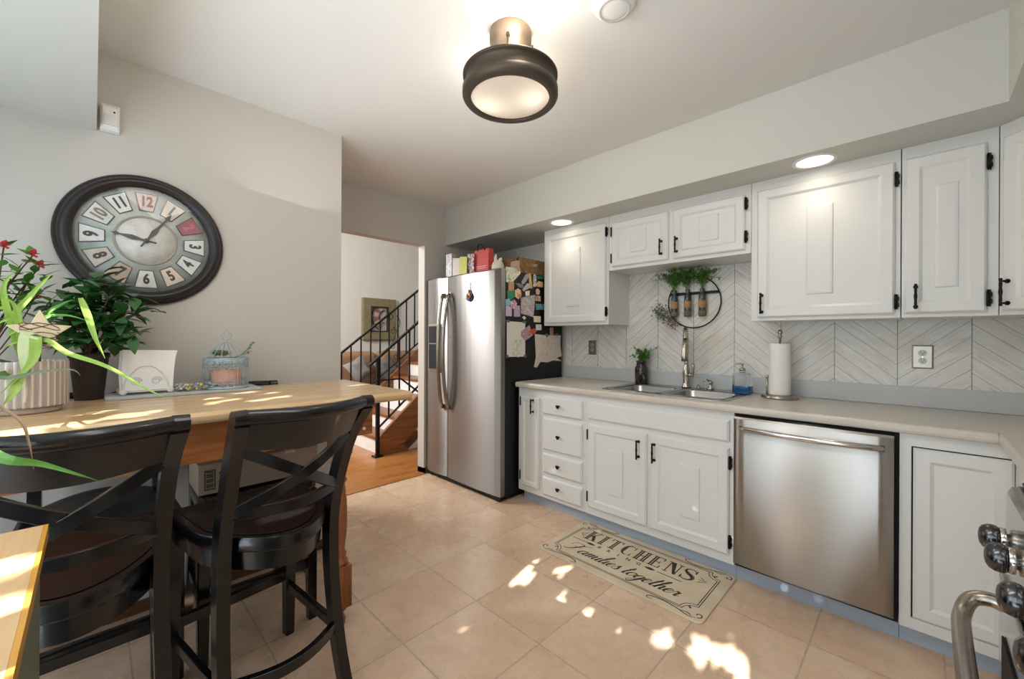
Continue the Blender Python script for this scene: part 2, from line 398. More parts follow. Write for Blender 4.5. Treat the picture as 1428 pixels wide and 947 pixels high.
# hall
struct(MB().box(-4.3, -4.2, -4.2, 2.2, 0, 3.2), 'wall_hall_west', M_hallw)
struct(MB().box(-4.3, XB - 0.1, 2.1, 2.2, 0, 3.2).box(-2.9, -1.13, 0.12, 0.2, 0, 0.01), 'wall_hall_north', M_hallw)
struct(MB().box(-4.3, XB - 0.1, -4.2, 2.2, 3.2, 3.3), 'ceiling_hall', M_ceil)
struct(MB().box(-4.3, XB - 0.1, -4.3, -4.2, 0, 3.2), 'wall_hall_south', M_hallw)
struct(MB().box(XB - 0.1, XB - .02, -4.2, 2.2, H + .1, 3.3).box(XB - 0.1, XB - .02, .1, 2.2, 0, H + .1), 'wall_hall_east', M_hallw)

# ------------------------------------------------------------ cabinet doors
def rect(u0, u1, w0, w1, d): return [(u0, -d, w0), (u1, -d, w0), (u1, -d, w1), (u0, -d, w1)]
def door_shape(mb, u0, u1, w0, w1, panel=None, th=0.02, fw=0.048):
    # local: x=u, z=w, front towards -y; carcass face at y=0
    rs = [rect(u0, u1, w0, w1, 0), rect(u0, u1, w0, w1, th * .6), rect(u0 + .008, u1 - .008, w0 + .008, w1 - .008, th)]
    f = min(fw, (u1 - u0) * .26)
    rs += [rect(u0 + f, u1 - f, w0 + f, w1 - f, th), rect(u0 + f + .012, u1 - f - .012, w0 + f + .012, w1 - f - .012, th - .009)]
    mb.rings(rs)
    if panel:
        a, b, c, d = panel
        mb.rings([rect(a, b, c, d, th - .009), rect(a + .003, b - .003, c + .003, d - .003, th - .003), rect(a + .012, b - .012, c + .012, d - .012, th - .0015)], cap0=False)
def pull(parent, u, y, z0, z1, M=None):
    mb = MB();
    if M: mb.M = M
    zc = (z0 + z1) / 2; L = z1 - z0
    mb.tube([(u, y - .030, z0 + L * t) for t in (0, .06, .12, .2, .35, .5, .65, .8, .88, .94, 1)], [.0045, .006, .0042, .0055, .0048, .0068, .0048, .0055, .0042, .006, .0045], 10)
    for z in (z0 + .012, z1 - .012):
        mb.cyl((u, y, z), (u, y - .03, z), .004, n=8); mb.cyl((u, y, z), (u, y - .004, z), .009, n=10)
    return mb.build('handle', M_blk, parent)
def hinge(parent, u, y, z, side=1, M=None, slim=False):
    mb = MB()
    if M: mb.M = M
    if slim:
        mb.box(u - .004, u + .004, y - .004, y, z - .035, z + .035); mb.cyl((u, y - .005, z - .03), (u, y - .005, z + .03), .004, n=8)
    else:
        for sg in (1, -1):
            w = .010 if sg > 0 else .006
            mb.prism([(0, -.034), (w * .5, -.036), (w * .6, -.026), (w, -.022), (w, -.008), (w * .6, 0), (w, .008), (w, .022), (w * .6, .026), (w * .5, .036), (0, .034)], (0, -.004, 0), (u, y, z), (side * sg, 0, 0), (0, 0, 1))
        mb.cyl((u - .003 * side, y - .008, z - .028), (u - .003 * side, y - .008, z + .028), .0055, n=8)
        mb.sphere((u - .003 * side, y - .008, z - .031), .005, 8, 6).sphere((u - .003 * side, y - .008, z + .031), .005, 8, 6)
    return mb.build('hinge', M_blk, parent)
def add_door(cab, u0, u1, w0, w1, yf, panel=None, handle=None, hinges=(), hside=1, M=None, slim=False, fw=0.048):
    mb = MB(); mb.M = (M or Matrix.Identity(4)) @ Matrix.Translation((0, yf, 0))
    door_shape(mb, u0, u1, w0, w1, panel, fw=fw)
    d = mb.build('door', M_cab, cab)
    if handle: pull(d, handle[0], yf - .02, handle[1], handle[2], M)
    for h in hinges: hinge(d, (u1 + .006 if hside > 0 else u0 - .006), yf - (0.012 if not slim else .014), h, hside, M, slim)
    return d
YU = -0.31
# corner unit reaches round, drawn first
c = thing('upper_cabinet', (0.31, 0, 1.36), 'white upper cabinet with one wide door right of the fridge', 'cabinet')
MB().box(0.0, 0.612, YU, -0.001, 1.357, SZ).build('body', M_cab, c)
add_door(c, 0.022, 0.594, 1.376, 2.10, YU, (0.24, 0.37, 1.50, 1.956), None, (1.45, 2.03), 1)
c = thing('upper_cabinet', (1.07, 0, 1.74), 'short white upper cabinet with two small doors above the sink', 'cabinet')
MB().box(0.615, 1.538, YU, -0.001, 1.746, SZ).build('body', M_cab, c)
add_door(c, 0.645, 1.060, 1.768, 2.085, YU, (0.785, 0.905, 1.852, 2.008), (1.016, 1.80, 1.905), (1.83, 2.02), -1, slim=True, fw=.045)
add_door(c, 1.092, 1.510, 1.768, 2.085, YU, (1.25, 1.368, 1.852, 2.008), (1.118, 1.80, 1.905), (1.84, 2.03), 1, fw=.045)
c = thing('upper_cabinet', (1.85, 0, 1.36), 'large white upper cabinet with one wide door above the paper towels', 'cabinet')
MB().box(1.541, 2.161, YU, -0.013, 1.357, SZ).build('body', M_cab, c)
add_door(c, 1.572, 2.142, 1.374, 2.085, YU, (1.80, 1.913, 1.488, 1.948), (1.598, 1.393, 1.509), (1.43, 2.0), 1)
c = thing('upper_cabinet', (2.31, 0, 1.36), 'narrow white upper cabinet with a tall door above the wall outlet', 'cabinet')
MB().box(2.165, 2.458, YU, -0.013, 1.357, SZ).build('body', M_cab, c)
add_door(c, 2.174, 2.425, 1.374, 2.085, YU, (2.272, 2.345, 1.486, 1.943), (2.212, 1.392, 1.505), (1.43, 2.0), 1)
c = thing('upper_cabinet', (2.8, -.3, 1.36), 'diagonal white corner upper cabinet at the right edge of the picture', 'cabinet')
MB().prism([(2.461, -.013), (2.461, YU), (2.77, -.62), (XE - .001, -.62), (XE - .001, -.013)], (0, 0, SZ - 1.357), (0, 0, 1.357)).build('body', M_cab, c)
MD = Matrix.Translation((2.461, YU, 0)) @ Matrix.Rotation(-PI / 4, 4, 'Z')
add_door(c, .022, .41, 1.374, 2.085, 0, (.16, .27, 1.486, 1.943), (.045, 1.392, 1.505), (1.43, 2.0), 1, MD)

# ------------------------------------------------------------ base cabinets
YF = -0.61; ZB = 0.10; ZT = 0.872
def knob(parent, u, z, y):
    mb = MB(); mb.cyl((u, y, z), (u, y - .016, z), .005, n=10)
    # heart outline
    hp = [(0, -.016), (.010, -.006), (.0155, .003), (.014, .010), (.008, .013), (.002, .010), (0, .006), (-.002, .010), (-.008, .013), (-.014, .010), (-.0155, .003), (-.010, -.006)]
    mb.prism(hp, (0, -.009, 0), (u, y - .014, z), (1, 0, 0), (0, 0, 1))
    mb.build('knob', M_blk, parent, bevel=.002)
def drawer(cab, u0, u1, w0, w1, kz=None, name='drawer'):
    mb = MB(); mb.M = Matrix.Translation((0, YF, 0))
    mb.rings([rect(u0, u1, w0, w1, 0), rect(u0, u1, w0, w1, .012), rect(u0 + .010, u1 - .010, w0 + .010, w1 - .010, .02)])
    d = mb.build(name, M_cab, cab)
    if kz: knob(d, (u0 + u1) / 2 - .02, kz, YF - .02)
    return d
def cab_body(c, x0, x1, toe=True):
    MB().box(x0, x1, YF, -0.02, ZB - .02, ZT).build('body', M_cab, c)
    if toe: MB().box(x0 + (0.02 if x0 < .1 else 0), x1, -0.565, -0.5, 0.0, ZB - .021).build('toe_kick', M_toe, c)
c = thing('base_cabinet', (.12, -.3, 0), 'narrow white base cabinet with one slim door beside the fridge', 'cabinet')
cab_body(c, 0.0, 0.238)
add_door(c, 0.034, 0.218, .128, .808, YF, None, (.165, .69, .80), (.2, .77), -1, slim=True, fw=.03)
c = thing('drawer_cabinet', (.43, -.3, 0), 'white base cabinet with four stacked drawers and dark knobs', 'cabinet')
cab_body(c, 0.239, 0.630)
for w0, w1, kz in ((.70, .828, .768), (.44, .672, .552), (.27, .412, .342), (.108, .24, .182)): drawer(c, .258, .603, w0, w1, kz)
c = thing('sink_cabinet', (1.08, -.3, 0), 'wide white sink base cabinet with two doors under the sink', 'cabinet')
MB().box(.631, 1.543, YF, YF + .02, ZB - .02, ZT).box(.631, .649, YF + .02, -.02, ZB - .02, ZT).box(1.525, 1.543, YF + .02, -.02, ZB - .02, ZT).box(.649, 1.525, YF + .02, -.02, ZB - .02, ZB).build('body', M_cab, c)
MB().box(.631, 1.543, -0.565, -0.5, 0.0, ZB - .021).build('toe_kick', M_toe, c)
drawer(c, .650, 1.522, .716, .830, None, 'false_front')
add_door(c, .652, 1.067, .130, .685, YF, (.80, .91, .252, .546), (1.018, .528, .643), (.20, .612), -1, slim=True)
add_door(c, 1.090, 1.522, .130, .685, YF, (1.263, 1.375, .254, .552), (1.117, .528, .643), (.20, .61), 1)
c = thing('base_cabinet', (2.4, -.3, 0), 'white corner base cabinet with a flush door right of the dishwasher', 'cabinet')
MB().box(2.168, XE - .001, YF + .012, -0.02, ZB - .02, ZT).box(2.168, 2.203, YF, YF + .012, ZB - .02, ZT).box(2.203, 2.475, YF, YF + .012, ZB - .02, .124).box(2.203, 2.475, YF, YF + .012, .822, ZT).box(2.475, XE - .001, YF - .001, YF + .012, ZB - .02, ZT).build('body', M_cab, c)
mb = MB(); mb.M = Matrix.Translation((0, YF + .012, 0)); MB().box(2.2035, 2.4745, YF + .0112, YF + .0118, .1245, .8215).build('painted_gap_shade', M_gap, c); door_shape(mb, 2.2085, 2.4725, .126, .816, None, th=.014); mb.build('door', M_cab, c)  # dark sheet behind the door stands in for shade in its gap
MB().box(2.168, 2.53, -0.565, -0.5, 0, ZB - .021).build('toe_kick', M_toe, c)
c = thing('base_cabinet', (2.77, -1.0, 0), 'white base cabinet turning the corner beside the stove', 'cabinet')
MB().box(2.476, XE - .001, -1.375, YF - .002, ZB - .02, ZT).build('body', M_cab, c)
MB().box(2.53, 2.6, -1.375, -.566, 0, ZB - .021).build('toe_kick', M_toe, c)
M9 = Matrix.Translation((2.476, -.65, 0)) @ Matrix.Rotation(-PI / 2, 4, 'Z')
add_door(c, .02, .70, .126, .69, 0, None, None, (), 1, M9)

# ------------------------------------------------------------ counter, splash, sink
c = thing('countertop', (1.4, -.3, .873), 'beige laminate countertop with a rounded front edge running to the stove', 'countertop')
HX0, HX1, HY0, HY1 = 0.70, 1.47, -0.50, -0.12
m = MB(); z0, z1 = 0.874, 0.914
for b in ((-0.008, HX0, -.618, -.001), (HX0, HX1, -.618, HY0), (HX0, HX1, HY1, -.001), (HX1, 2.457, -.618, -.001)): m.box(*b, z0, z1)
m.box(2.457, XE - .001, -1.38, -.001, z0, z1)
nose = [(0, -.019), (.020, -.019), (.025, -.014), (.027, -.004), (.027, .007), (.024, .015), (.018, .019), (0, .020)]
m.sweep([(-.008, -.618, .894), (2.43, -.618, .894)], nose)
m.sweep([(2.457, -.590, .894), (2.457, -1.38, .894)], nose)
m.build('surface', M_ctr, c)
MB().box(-0.008, XE - .001, -0.022, -0.0005, .9145, 1.016).build('splash_lip', M_lip, c, bevel=.004)
c = thing('kitchen_sink', (1.08, -.3, .8), 'stainless steel double bowl sink set into the beige counter', 'sink')
def rr(x0, x1, y0, y1, z, r=.05, n=6):
    o = []
    for cx, cy, a0 in ((x1 - r, y1 - r, 0), (x0 + r, y1 - r, 90), (x0 + r, y0 + r, 180), (x1 - r, y0 + r, 270)):
        for k in range(n + 1):
            a = R(a0 + 90 * k / n); o.append((cx + r * math.cos(a), cy + r * math.sin(a), z))
    return o
for nm, x0, x1 in (('bowl', .735, 1.060), ('bowl', 1.105, 1.440)):
    m = MB(); y0, y1 = -.490, -.130
    m.rings([rr(x0 - .012, x1 + .012, y0 - .012, y1 + .012, .9185, .06), rr(x0, x1, y0, y1, .9165, .055), rr(x0 + .006, x1 - .006, y0 + .006, y1 - .006, .905, .05), rr(x0 + .012, x1 - .012, y0 + .012, y1 - .012, .79, .05), rr(x0 + .04, x1 - .04, y0 + .04, y1 - .04, .765, .04)], cap0=False, smooth=True)
    m.build(nm, M_sink, c)
m = MB(); ZR = .9185
m.rings([rr(.688, 1.487, -.555, -.028, .9145, .05), rr(.690, 1.485, -.553, -.030, .9185, .048), rr(.697, 1.478, -.546, -.037, .9195, .045), rr(.708, 1.467, -.525, -.05, .9175, .04)], cap0=False, cap1=False, smooth=True)
for b in ((.712, .735, -.52, -.055), (1.060, 1.105, -.52, -.055), (1.440, 1.463, -.52, -.055), (.7, 1.475, -.53, -.490), (.7, 1.475, -.130, -.045)): m.box(*b, .915, .9180)
m.build('rim', M_sink, c)
for x in (.9, 1.27): MB().lathe([(.035, .7655), (.038, .768), (.03, .769), (.012, .7665)], (x, -.31, 0), n=20).build('drain', M_ss2, c)

c = thing('faucet', (1.10, -.085, .9195), 'tall brushed nickel gooseneck kitchen faucet with pull-down head', 'faucet')
X, Y = 1.085, -.085
MB().lathe([(.030, .9195), (.030, .926), (.024, .935), (.021, .96), (.023, 1.0), (.025, 1.02), (.021, 1.045), (.016, 1.07), (.014, 1.09)], (X, Y, 0), n=24).build('base', M_nick, c)
p = catmull([(X, Y, 1.07), (X, Y, 1.19), (X + .002, Y - .008, 1.27), (X + .012, Y - .045, 1.318), (X + .026, Y - .085, 1.30), (X + .033, Y - .108, 1.25)], 6)
MB().tube(p, .0145, 14).build('spout', M_nick, c)
MB().tube([(X + .033, Y - .108, 1.255), (X + .037, Y - .12, 1.20), (X + .041, Y - .132, 1.14), (X + .043, Y - .138, 1.105)], [.014, .017, .021, .020], 16).build('spray_head', M_nick, c)
h = MB(); h.tube([(X, Y, 1.005), (X + .05, Y - .03, 1.01)], [.012, .014], 12); h.tube(catmull([(X + .05, Y - .03, 1.0), (X + .058, Y - .035, 1.03), (X + .062, Y - .038, 1.085)], 4), [.011, .010, .009, .008, .008, .008, .009, .010, .007], 10)
h.build('lever', M_nick, c)
o = MB(); o.lathe([(.022, .9195), (.021, .93), (.012, .938), (.011, .955), (.016, .965), (.012, .975)], (1.245, -.085, 0), n=18).tube([(1.245, -.085, .968), (1.225, -.1, .985), (1.205, -.112, .975)], [.009, .007, .006], 8)
settle(tag(o.build('soap_pump', M_nick), 'short nickel soap pump beside the gooseneck faucet', 'soap pump'))
o = MB(); o.lathe([(.016, .9195), (.016, .924), (.010, .93), (.009, .944), (.004, .946)], (1.165, -.08, 0), n=16)
settle(tag(o.build('air_gap_cover', M_nick), 'small round nickel cap between faucet and soap pump', 'cap'))

# ------------------------------------------------------------ dishwasher
c = thing('dishwasher', (1.855, -.3, 0), 'stainless steel dishwasher with a bowed bar handle under the counter', 'dishwasher')
MB().box(1.546, 2.165, -.60, -.03, .08, .871).build('body', M_gap, c)
m = MB(); rs = []
for i in range(13):
    t = i / 12; x = 1.553 + t * .6; b = .655 + .012 * math.sin(PI * t)
    rs.append([(x, -.601, .112), (x, -b + .008, .112), (x, -b, .120), (x, -b, .850), (x, -b + .006, .860), (x, -.601, .860)])
m.rings(rs, smooth=False); d = m.build('door', M_ss, c)
for pl in d.data.polygons: pl.use_smooth = abs(pl.normal.z) < .2 and abs(pl.normal.x) < .2
pts = [(1.583 + .54 * t, -.662 - .040 * math.sin(PI * t) ** .6, .805 + .0 * t) for t in [i / 24 for i in range(25)]]
MB().sweep(pts, [(math.cos(a) * .011, math.sin(a) * .013) for a in [2 * PI * k / 12 for k in range(12)]], smooth=True).build('handle', M_ss2, d)
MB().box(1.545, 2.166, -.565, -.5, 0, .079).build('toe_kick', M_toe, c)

# ------------------------------------------------------------ range at right
c = thing('kitchen_range', (2.7, -1.77, 0), 'stainless steel range with chrome knobs at the right edge of the picture', 'stove')
RY0, RY1 = -2.15, -1.39
MB().box(2.395, XE - .03, RY0, RY1, .05, .905).box(2.41, XE - .03, RY0 + .02, RY1 - .02, 0, .05).build('body', M_ss, c)
m = MB().prism([(2.42, .905), (2.385, .90), (2.378, .885), (2.374, .70), (2.42, .70)], (0, RY1 - RY0, 0), (0, RY0, 0), (1, 0, 0), (0, 0, 1)); m.build('control_panel', M_ss2, c)
MB().box(2.40, XE - .03, RY0 + .002, RY1 - .002, .9055, .918).build('cooktop', M_fblk, c, bevel=.006)
d = MB().box(2.365, 2.394, RY0 + .006, RY1 - .006, .17, .69).build('oven_door', M_ss2, c, bevel=.004)
MB().box(2.361, 2.3645, RY0 + .10, RY1 - .10, .28, .58).build('window', M_gap, d)
MB().box(2.372, 2.394, RY0 + .006, RY1 - .006, .055, .16).build('storage_drawer', M_ss2, c, bevel=.004)
pts = catmull([(2.375, RY1 - .05, .628), (2.345, RY1 - .047, .632), (2.316, RY1 - .055, .622), (2.300, RY1 - .10, .60), (2.296, RY1 - .18, .595), (2.294, -1.77, .595), (2.296, RY0 + .18, .595), (2.300, RY0 + .10, .60), (2.316, RY0 + .055, .622), (2.345, RY0 + .047, .632), (2.375, RY0 + .05, .628)], 6)
MB().tube(pts, .0165, 16).build('handle', M_nick, d)
for y in (-1.436, -1.566, -1.77, -1.97, -2.10):
    k = MB().lathe([(.016, 2.3845), (.016, 2.3740), (.027, 2.3720), (.0275, 2.3700), (.0275, 2.3630), (.026, 2.3615)], (0, y, .782), 'x', 28).build('knob', M_ss2, c)
    MB().lathe([(.0262, 2.3610), (.0295, 2.3570), (.0305, 2.3510), (.0295, 2.3430), (.025, 2.3350), (.017, 2.3300), (.008, 2.3282), (.001, 2.3280)], (0, y, .782), 'x', 28, cap1=False).build('knob_cap', mat('smoked_chrome', (96, 96, 100), .2, metal=1, var=.15, scale=60), k)
m = MB()
for yy in (-1.58, -1.96):
    for i in range(5): m.box(2.47 + i * .11, 2.482 + i * .11, yy - .15, yy + .15, .925, .937)
    m.box(2.47, 2.93, yy - .15, yy - .138, .919, .937).box(2.47, 2.93, yy + .138, yy + .15, .919, .937)
m.build('grate', M_blk, c)

# ------------------------------------------------------------ refrigerator
FX0, FX1, FY = -1.022, -0.028, -0.79; FT = 1.785
c = thing('refrigerator', (-.52, -.4, 0), 'stainless side-by-side refrigerator with black sides and water dispenser', 'refrigerator')
MB().box(-.985, FX1, -.735, -.04, .035, 1.775).box(-.95, -.06, -.70, -.1, 0, .035).build('body', M_fblk, c)
def fdoor(x0, x1):
    m = MB(); rs = []
    for i in range(11):
        t = i / 10; x = x0 + (x1 - x0) * t; b = .782 + .014 * math.sin(PI * t) ** .7
        rs.append([(x, -.738, .045), (x, -b, .045), (x, -b, FT - .01), (x, -b + .01, FT), (x, -.738, FT)])
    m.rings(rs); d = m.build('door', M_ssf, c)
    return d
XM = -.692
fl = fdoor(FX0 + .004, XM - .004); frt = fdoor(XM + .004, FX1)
for d, xh, s_ in ((fl, XM - .045, -1), (frt, XM + .045, 1)):
    pts = [(xh - s_ * .010 * math.sin(PI * t), -.800 - .062 * math.sin(PI * t) ** .55, .645 + .985 * t) for t in [i / 24 for i in range(25)]]
    m = MB(); m.tube(pts, [.0155] * 25, 12)
    m.box(xh - .014, xh + .014, -.80, -.786, .635, .675).box(xh - .014, xh + .014, -.80, -.786, 1.60, 1.64)
    m.build('handle', M_nick, d)
dp = MB().box(-.965, -.775, -.800, -.794, .945, 1.375).build('dispenser_frame', M_nick, fl, bevel=.003)
MB().box(-.950, -.790, -.806, -.8005, 1.205, 1.355).build('control_panel', mat('dark_glass_panel', (40, 42, 46), .15), dp)
MB().box(-.950, -.790, -.803, -.8005, .975, 1.195).build('recess', M_gap, dp)
MB().box(-.385, -.372, -.800, -.7955, 1.625, 1.70).build('badge', mat('badge_white', (220, 220, 222), .3), frt)
MB().box(FX0 + .02, FX1 - .01, -.775, -.735, .012, .043).build('kick_grille', M_gap, c)
for x in (-.95, -.07): MB().cyl((x - .015, -.765, .014), (x + .015, -.765, .014), .013, n=12).build('roller', M_blk, c)
# magnet on the fridge door
mg = thing('fridge_magnet', (-.46, -.80, 1.5), 'round multicoloured magnet on the fridge front door', 'magnet')
cc = at(655, 414, 'y', -.800)
MB().lathe([(.038, 0), (.038, .005), (.03, .008)], (cc.x, -.805, cc.z), 'y', 20).build('disc', mat('magnet_navy', (40, 50, 90), .4), mg)
cols = [(196, 60, 70), (220, 200, 60), (60, 140, 80), (210, 90, 120), (70, 90, 170)]
for i, cl in enumerate(cols):
    a = i * 1.26; MB().sphere((cc.x + .02 * math.cos(a), -.813, cc.z + .02 * math.sin(a)), .013, 10, 6, (1, .4, 1)).build('bead', mat('magnet_c%d' % i, cl, .4), mg)
MB().sphere((cc.x, -.808, cc.z + .047), .012, 10, 6, (1, .5, 1)).build('loop', mat('magnet_tan', (150, 110, 80), .5), mg)

# ------------------------------------------------------------ lamps
M_brz = mat('dark_bronze', (66, 58, 48), 0.45, metal=0.55, var=0.08)
M_brass = mat('brushed_champagne_metal', (158, 138, 118), 0.45, metal=0.8, var=0.06, stretch=(1, 1, 20))
M_diff = mat('glowing_frosted_glass', (226, 212, 194), 0.35, emit=(255, 236, 210), estr=0.16)
_tr = M_diff.node_tree.nodes.new('ShaderNodeBsdfTranslucent'); _tr.inputs[0].default_value = (1, .93, .84, 1)
_mx = M_diff.node_tree.nodes.new('ShaderNodeMixShader'); _mx.inputs[0].default_value = .5
M_diff.node_tree.links.new(M_diff.node_tree.nodes['Principled BSDF'].outputs[0], _mx.inputs[1]); M_diff.node_tree.links.new(_tr.outputs[0], _mx.inputs[2])
M_diff.node_tree.links.new(_mx.outputs[0], M_diff.node_tree.nodes['Material Output'].inputs[0])
LX, LY = 1.045, -1.768
c = thing('ceiling_light', (LX, LY, H), 'round dark bronze drum ceiling light with frosted glass', 'ceiling light')
cp = MB().lathe([(.082, H - .0005), (.084, H - .008), (.084, H - .045), (.078, H - .050), (.075, H - .09), (.072, H - .125), (.062, H - .172)], (LX, LY, 0), n=36).build('canopy', M_brass, c)
for a in (-.9, .6, 2.2):
    m = MB()
    x, y = LX + .076 * math.cos(a), LY + .076 * math.sin(a)
    m.cyl((x, y, H - .070), (x + .016 * math.cos(a), y + .016 * math.sin(a), H - .070), .007, n=10)
    m.tube([(x + .012 * math.cos(a), y + .012 * math.sin(a), H - .07), (x + .02 * math.cos(a), y + .02 * math.sin(a), H - .13)], .0035, 8)
    m.build('hook', M_brz, cp)
MB().lathe([(.05, 2.316), (.176, 2.314), (.178, 2.3135), (.189, 2.309), (.1905, 2.307), (.1905, 2.301), (.189, 2.299), (.180, 2.296), (.179, 2.294), (.178, 2.258), (.179, 2.256), (.190, 2.251), (.192, 2.249), (.192, 2.226), (.190, 2.222), (.184, 2.215), (.176, 2.212), (.161, 2.212), (.158, 2.214), (.158, 2.235)], (LX, LY, 0), n=64, cap0=True, cap1=False).build('shade', M_brz, c)
MB().lathe([(.001, 2.197), (.05, 2.199), (.10, 2.205), (.14, 2.214), (.158, 2.224), (.158, 2.232)], (LX, LY, 0), n=48, cap0=False, cap1=False).build('glass_diffuser', M_diff, c)
for a in (2.5, -.5):
    pl = bpy.data.lights.new('ceiling_glow_fill', 'POINT'); po = bpy.data.objects.new('ceiling_glow_fill', pl); C.objects.link(po)  # added lamps outside the shade, for the glow on the ceiling
    pl.energy = 3.6; pl.color = (1, .90, .76); pl.shadow_soft_size = .05; po.location = (LX + .20 * math.cos(a), LY + .20 * math.sin(a), 2.40)
for a in (3.6, .5):
    pl = bpy.data.lights.new('inner_bulb', 'POINT'); po = bpy.data.objects.new('inner_bulb', pl); C.objects.link(po)
    pl.energy = .3; pl.color = (1, .92, .80); pl.shadow_soft_size = .02; po.location = (LX + .085 * math.cos(a), LY + .085 * math.sin(a), 2.268)
M_led = mat('warm_led_lens', (250, 240, 225), 0.5, emit=(255, 240, 215), estr=3.0)
for x, d in ((.274, 'recessed round light in the soffit left, above the first upper cabinet'), (1.85, 'recessed round light in the soffit above the wide cabinet door')):
    c = thing('recessed_light', (x, -.435, SZ), d, 'ceiling light', 'recessed soffit lights')
    MB().lathe([(.095, SZ - .0004), (.094, SZ - .004), (.078, SZ - .007), (.075, SZ - .003)], (x, -.435, 0), n=32, cap1=False).build('trim_ring', M_white, c)
    MB().lathe([(.075, SZ - .003), (.03, SZ - .0045), (.001, SZ - .0045)], (x, -.435, 0), n=32, cap0=False).build('lens', M_led, c)
    l = bpy.data.lights.new('recessed_lamp', 'SPOT'); o = bpy.data.objects.new('recessed_lamp', l); C.objects.link(o)
    l.energy = 3.2; l.color = (1, .86, .70); l.spot_size = R(150); l.spot_blend = 1; l.shadow_soft_size = .07; o.location = (x, -.435, SZ - .02)
cc = at(857, 2, 'z', H)
c = thing('smoke_detector', (cc.x, cc.y, H), 'white round smoke detector on the ceiling above the counter side', 'smoke detector')
MB().lathe([(.078, H - .0005), (.078, H - .012), (.066, H - .03), (.03, H - .036), (.001, H - .036)], (cc.x, cc.y, 0), n=36, cap1=False).build('housing', M_wshin, c)
MB().lathe([(.058, H - .0335), (.052, H - .0365), (.048, H - .034)], (cc.x, cc.y, 0), n=36, cap0=False, cap1=False).build('vent_ring', mat('vent_grey', (200, 198, 194), .5), c)

# motion sensor
c = thing('motion_sensor', (XC, -2.90, 2.2), 'small white motion sensor high on the wall below the left soffit', 'sensor')
z0, z1, y0, y1 = 2.142, 2.255, -2.930, -2.868
MB().rings([[(XC + .001, y0, z0), (XC + .001, y1, z0), (XC + .001, y1, z1), (XC + .001, y0, z1)], [(XC + .03, y0, z0 + .004), (XC + .03, y1, z0 + .004), (XC + .034, y1, z1), (XC + .034, y0, z1)], [(XC + .040, y0 + .008, z0 + .014), (XC + .040, y1 - .008, z0 + .014), (XC + .048, y1 - .008, z1 - .016), (XC + .048, y0 + .008, z1 - .016)]]).build('housing', M_wshin, c, bevel=.003)
MB().box(XC + .042, XC + .0475, y0 + .012, y1 - .012, z0 + .022, z0 + .066).build('lens', mat('sensor_lens', (222, 220, 215), .2), c)
MB().sphere((XC + .0485, y1 - .018, z0 + .078), .0035, 10, 6).build('indicator', M_ink, c)

# ------------------------------------------------------------ wall clock
c = thing('wall_clock', (XC, -2.778, 1.688), 'large round dark wall clock with weathered numbered plates', 'clock')
CY, CZ = -2.778, 1.690
M_cf = mat('dark_clock_frame', (38, 33, 34), 0.33, var=0.08)
MB().lathe([(.290, XC + .001), (.293, XC + .012), (.286, XC + .022), (.280, XC + .024), (.276, XC + .034), (.268, XC + .044), (.256, XC + .048), (.247, XC + .044), (.240, XC + .036), (.235, XC + .033), (.234, XC + .018)], (0, CY, CZ), 'x', 72, cap0=True, cap1=False).build('frame', M_cf, c)
g = G('weathered_clock_dial', .5)
n = g.noise(g.P, 9, 5, .6, .6)
M_dial = g.out(g.ramp(n, [(.3, (142, 148, 142)), (.5, (172, 178, 174)), (.7, (196, 194, 180))]))
MB().lathe([(.235, XC + .010), (.235, XC + .016), (.001, XC + .016)], (0, CY, CZ), 'x', 64, cap0=False).build('dial', M_dial, c)
MB().lathe([(.112, XC + .0162), (.112, XC + .0195), (.106, XC + .0205), (.102, XC + .018)], (0, CY, CZ), 'x', 56, cap0=False, cap1=False).build('inner_ring', mat('ring_taupe', (150, 140, 124), .5), c)
g = G('cream_dial_centre', .5); n = g.noise(g.P, 16, 5, .6, .4)
MB().lathe([(.102, XC + .0165), (.102, XC + .018), (.001, XC + .018)], (0, CY, CZ), 'x', 56, cap0=False).build('dial_centre', g.out(g.ramp(n, [(.3, (190, 186, 178)), (.7, (222, 220, 214))])), c)
PC = {12: (196, 172, 158), 1: (200, 184, 166), 2: (150, 92, 98), 3: (206, 208, 204), 4: (208, 208, 204), 5: (206, 190, 172), 6: (208, 206, 200), 7: (188, 162, 146), 8: (192, 184, 172), 9: (208, 208, 206), 10: (204, 204, 200), 11: (214, 214, 208)}
IC = {12: (116, 62, 54), 2: (176, 110, 116), 10: (132, 116, 92)}
M_pe = mat('plate_edge_grey', (84, 82, 78), .6)
for h in range(1, 13):
    a = PI / 2 - h * PI / 6                    # angle in the (Y, Z) plane; the dial faces +X, so right is -Y... seen from the room +Y is right
    U = Vector((0, math.cos(a), math.sin(a))); V = Vector((0, -math.sin(a), math.cos(a)))
    O = Vector((XC + .0165, CY, CZ))
    tr = [(.138, -.022), (.212, -.037), (.212, .037), (.138, .022)]
    e = MB().prism([(p - (.004 if p < .2 else -.004), q * 1.13) for p, q in tr], (.002, 0, 0), O, U, V).build('plate', M_pe, c)
    MB().prism(tr, (.0012, 0, 0), O + Vector((.0022, 0, 0)), U, V).build('plate_face', mat('plate_paint_%d' % h, PC[h], .6, var=.12, scale=30), e)
    up = U if not 4 <= h <= 8 else -U
    rt = up.cross(Vector((1, 0, 0)))
    M = Matrix((( rt.x, up.x, 1, 0), (rt.y, up.y, 0, 0), (rt.z, up.z, 0, 0), (0, 0, 0, 1)))
    P = O + U * .176 + Vector((.0042, 0, 0))
    text_mesh(str(h), .062, Matrix.Translation(P) @ M @ Matrix.Scale(.72, 4, (1, 0, 0)), mat('numeral_%d' % h, IC.get(h, (70, 66, 62)), .6), 'numeral', e, offset=.0026)
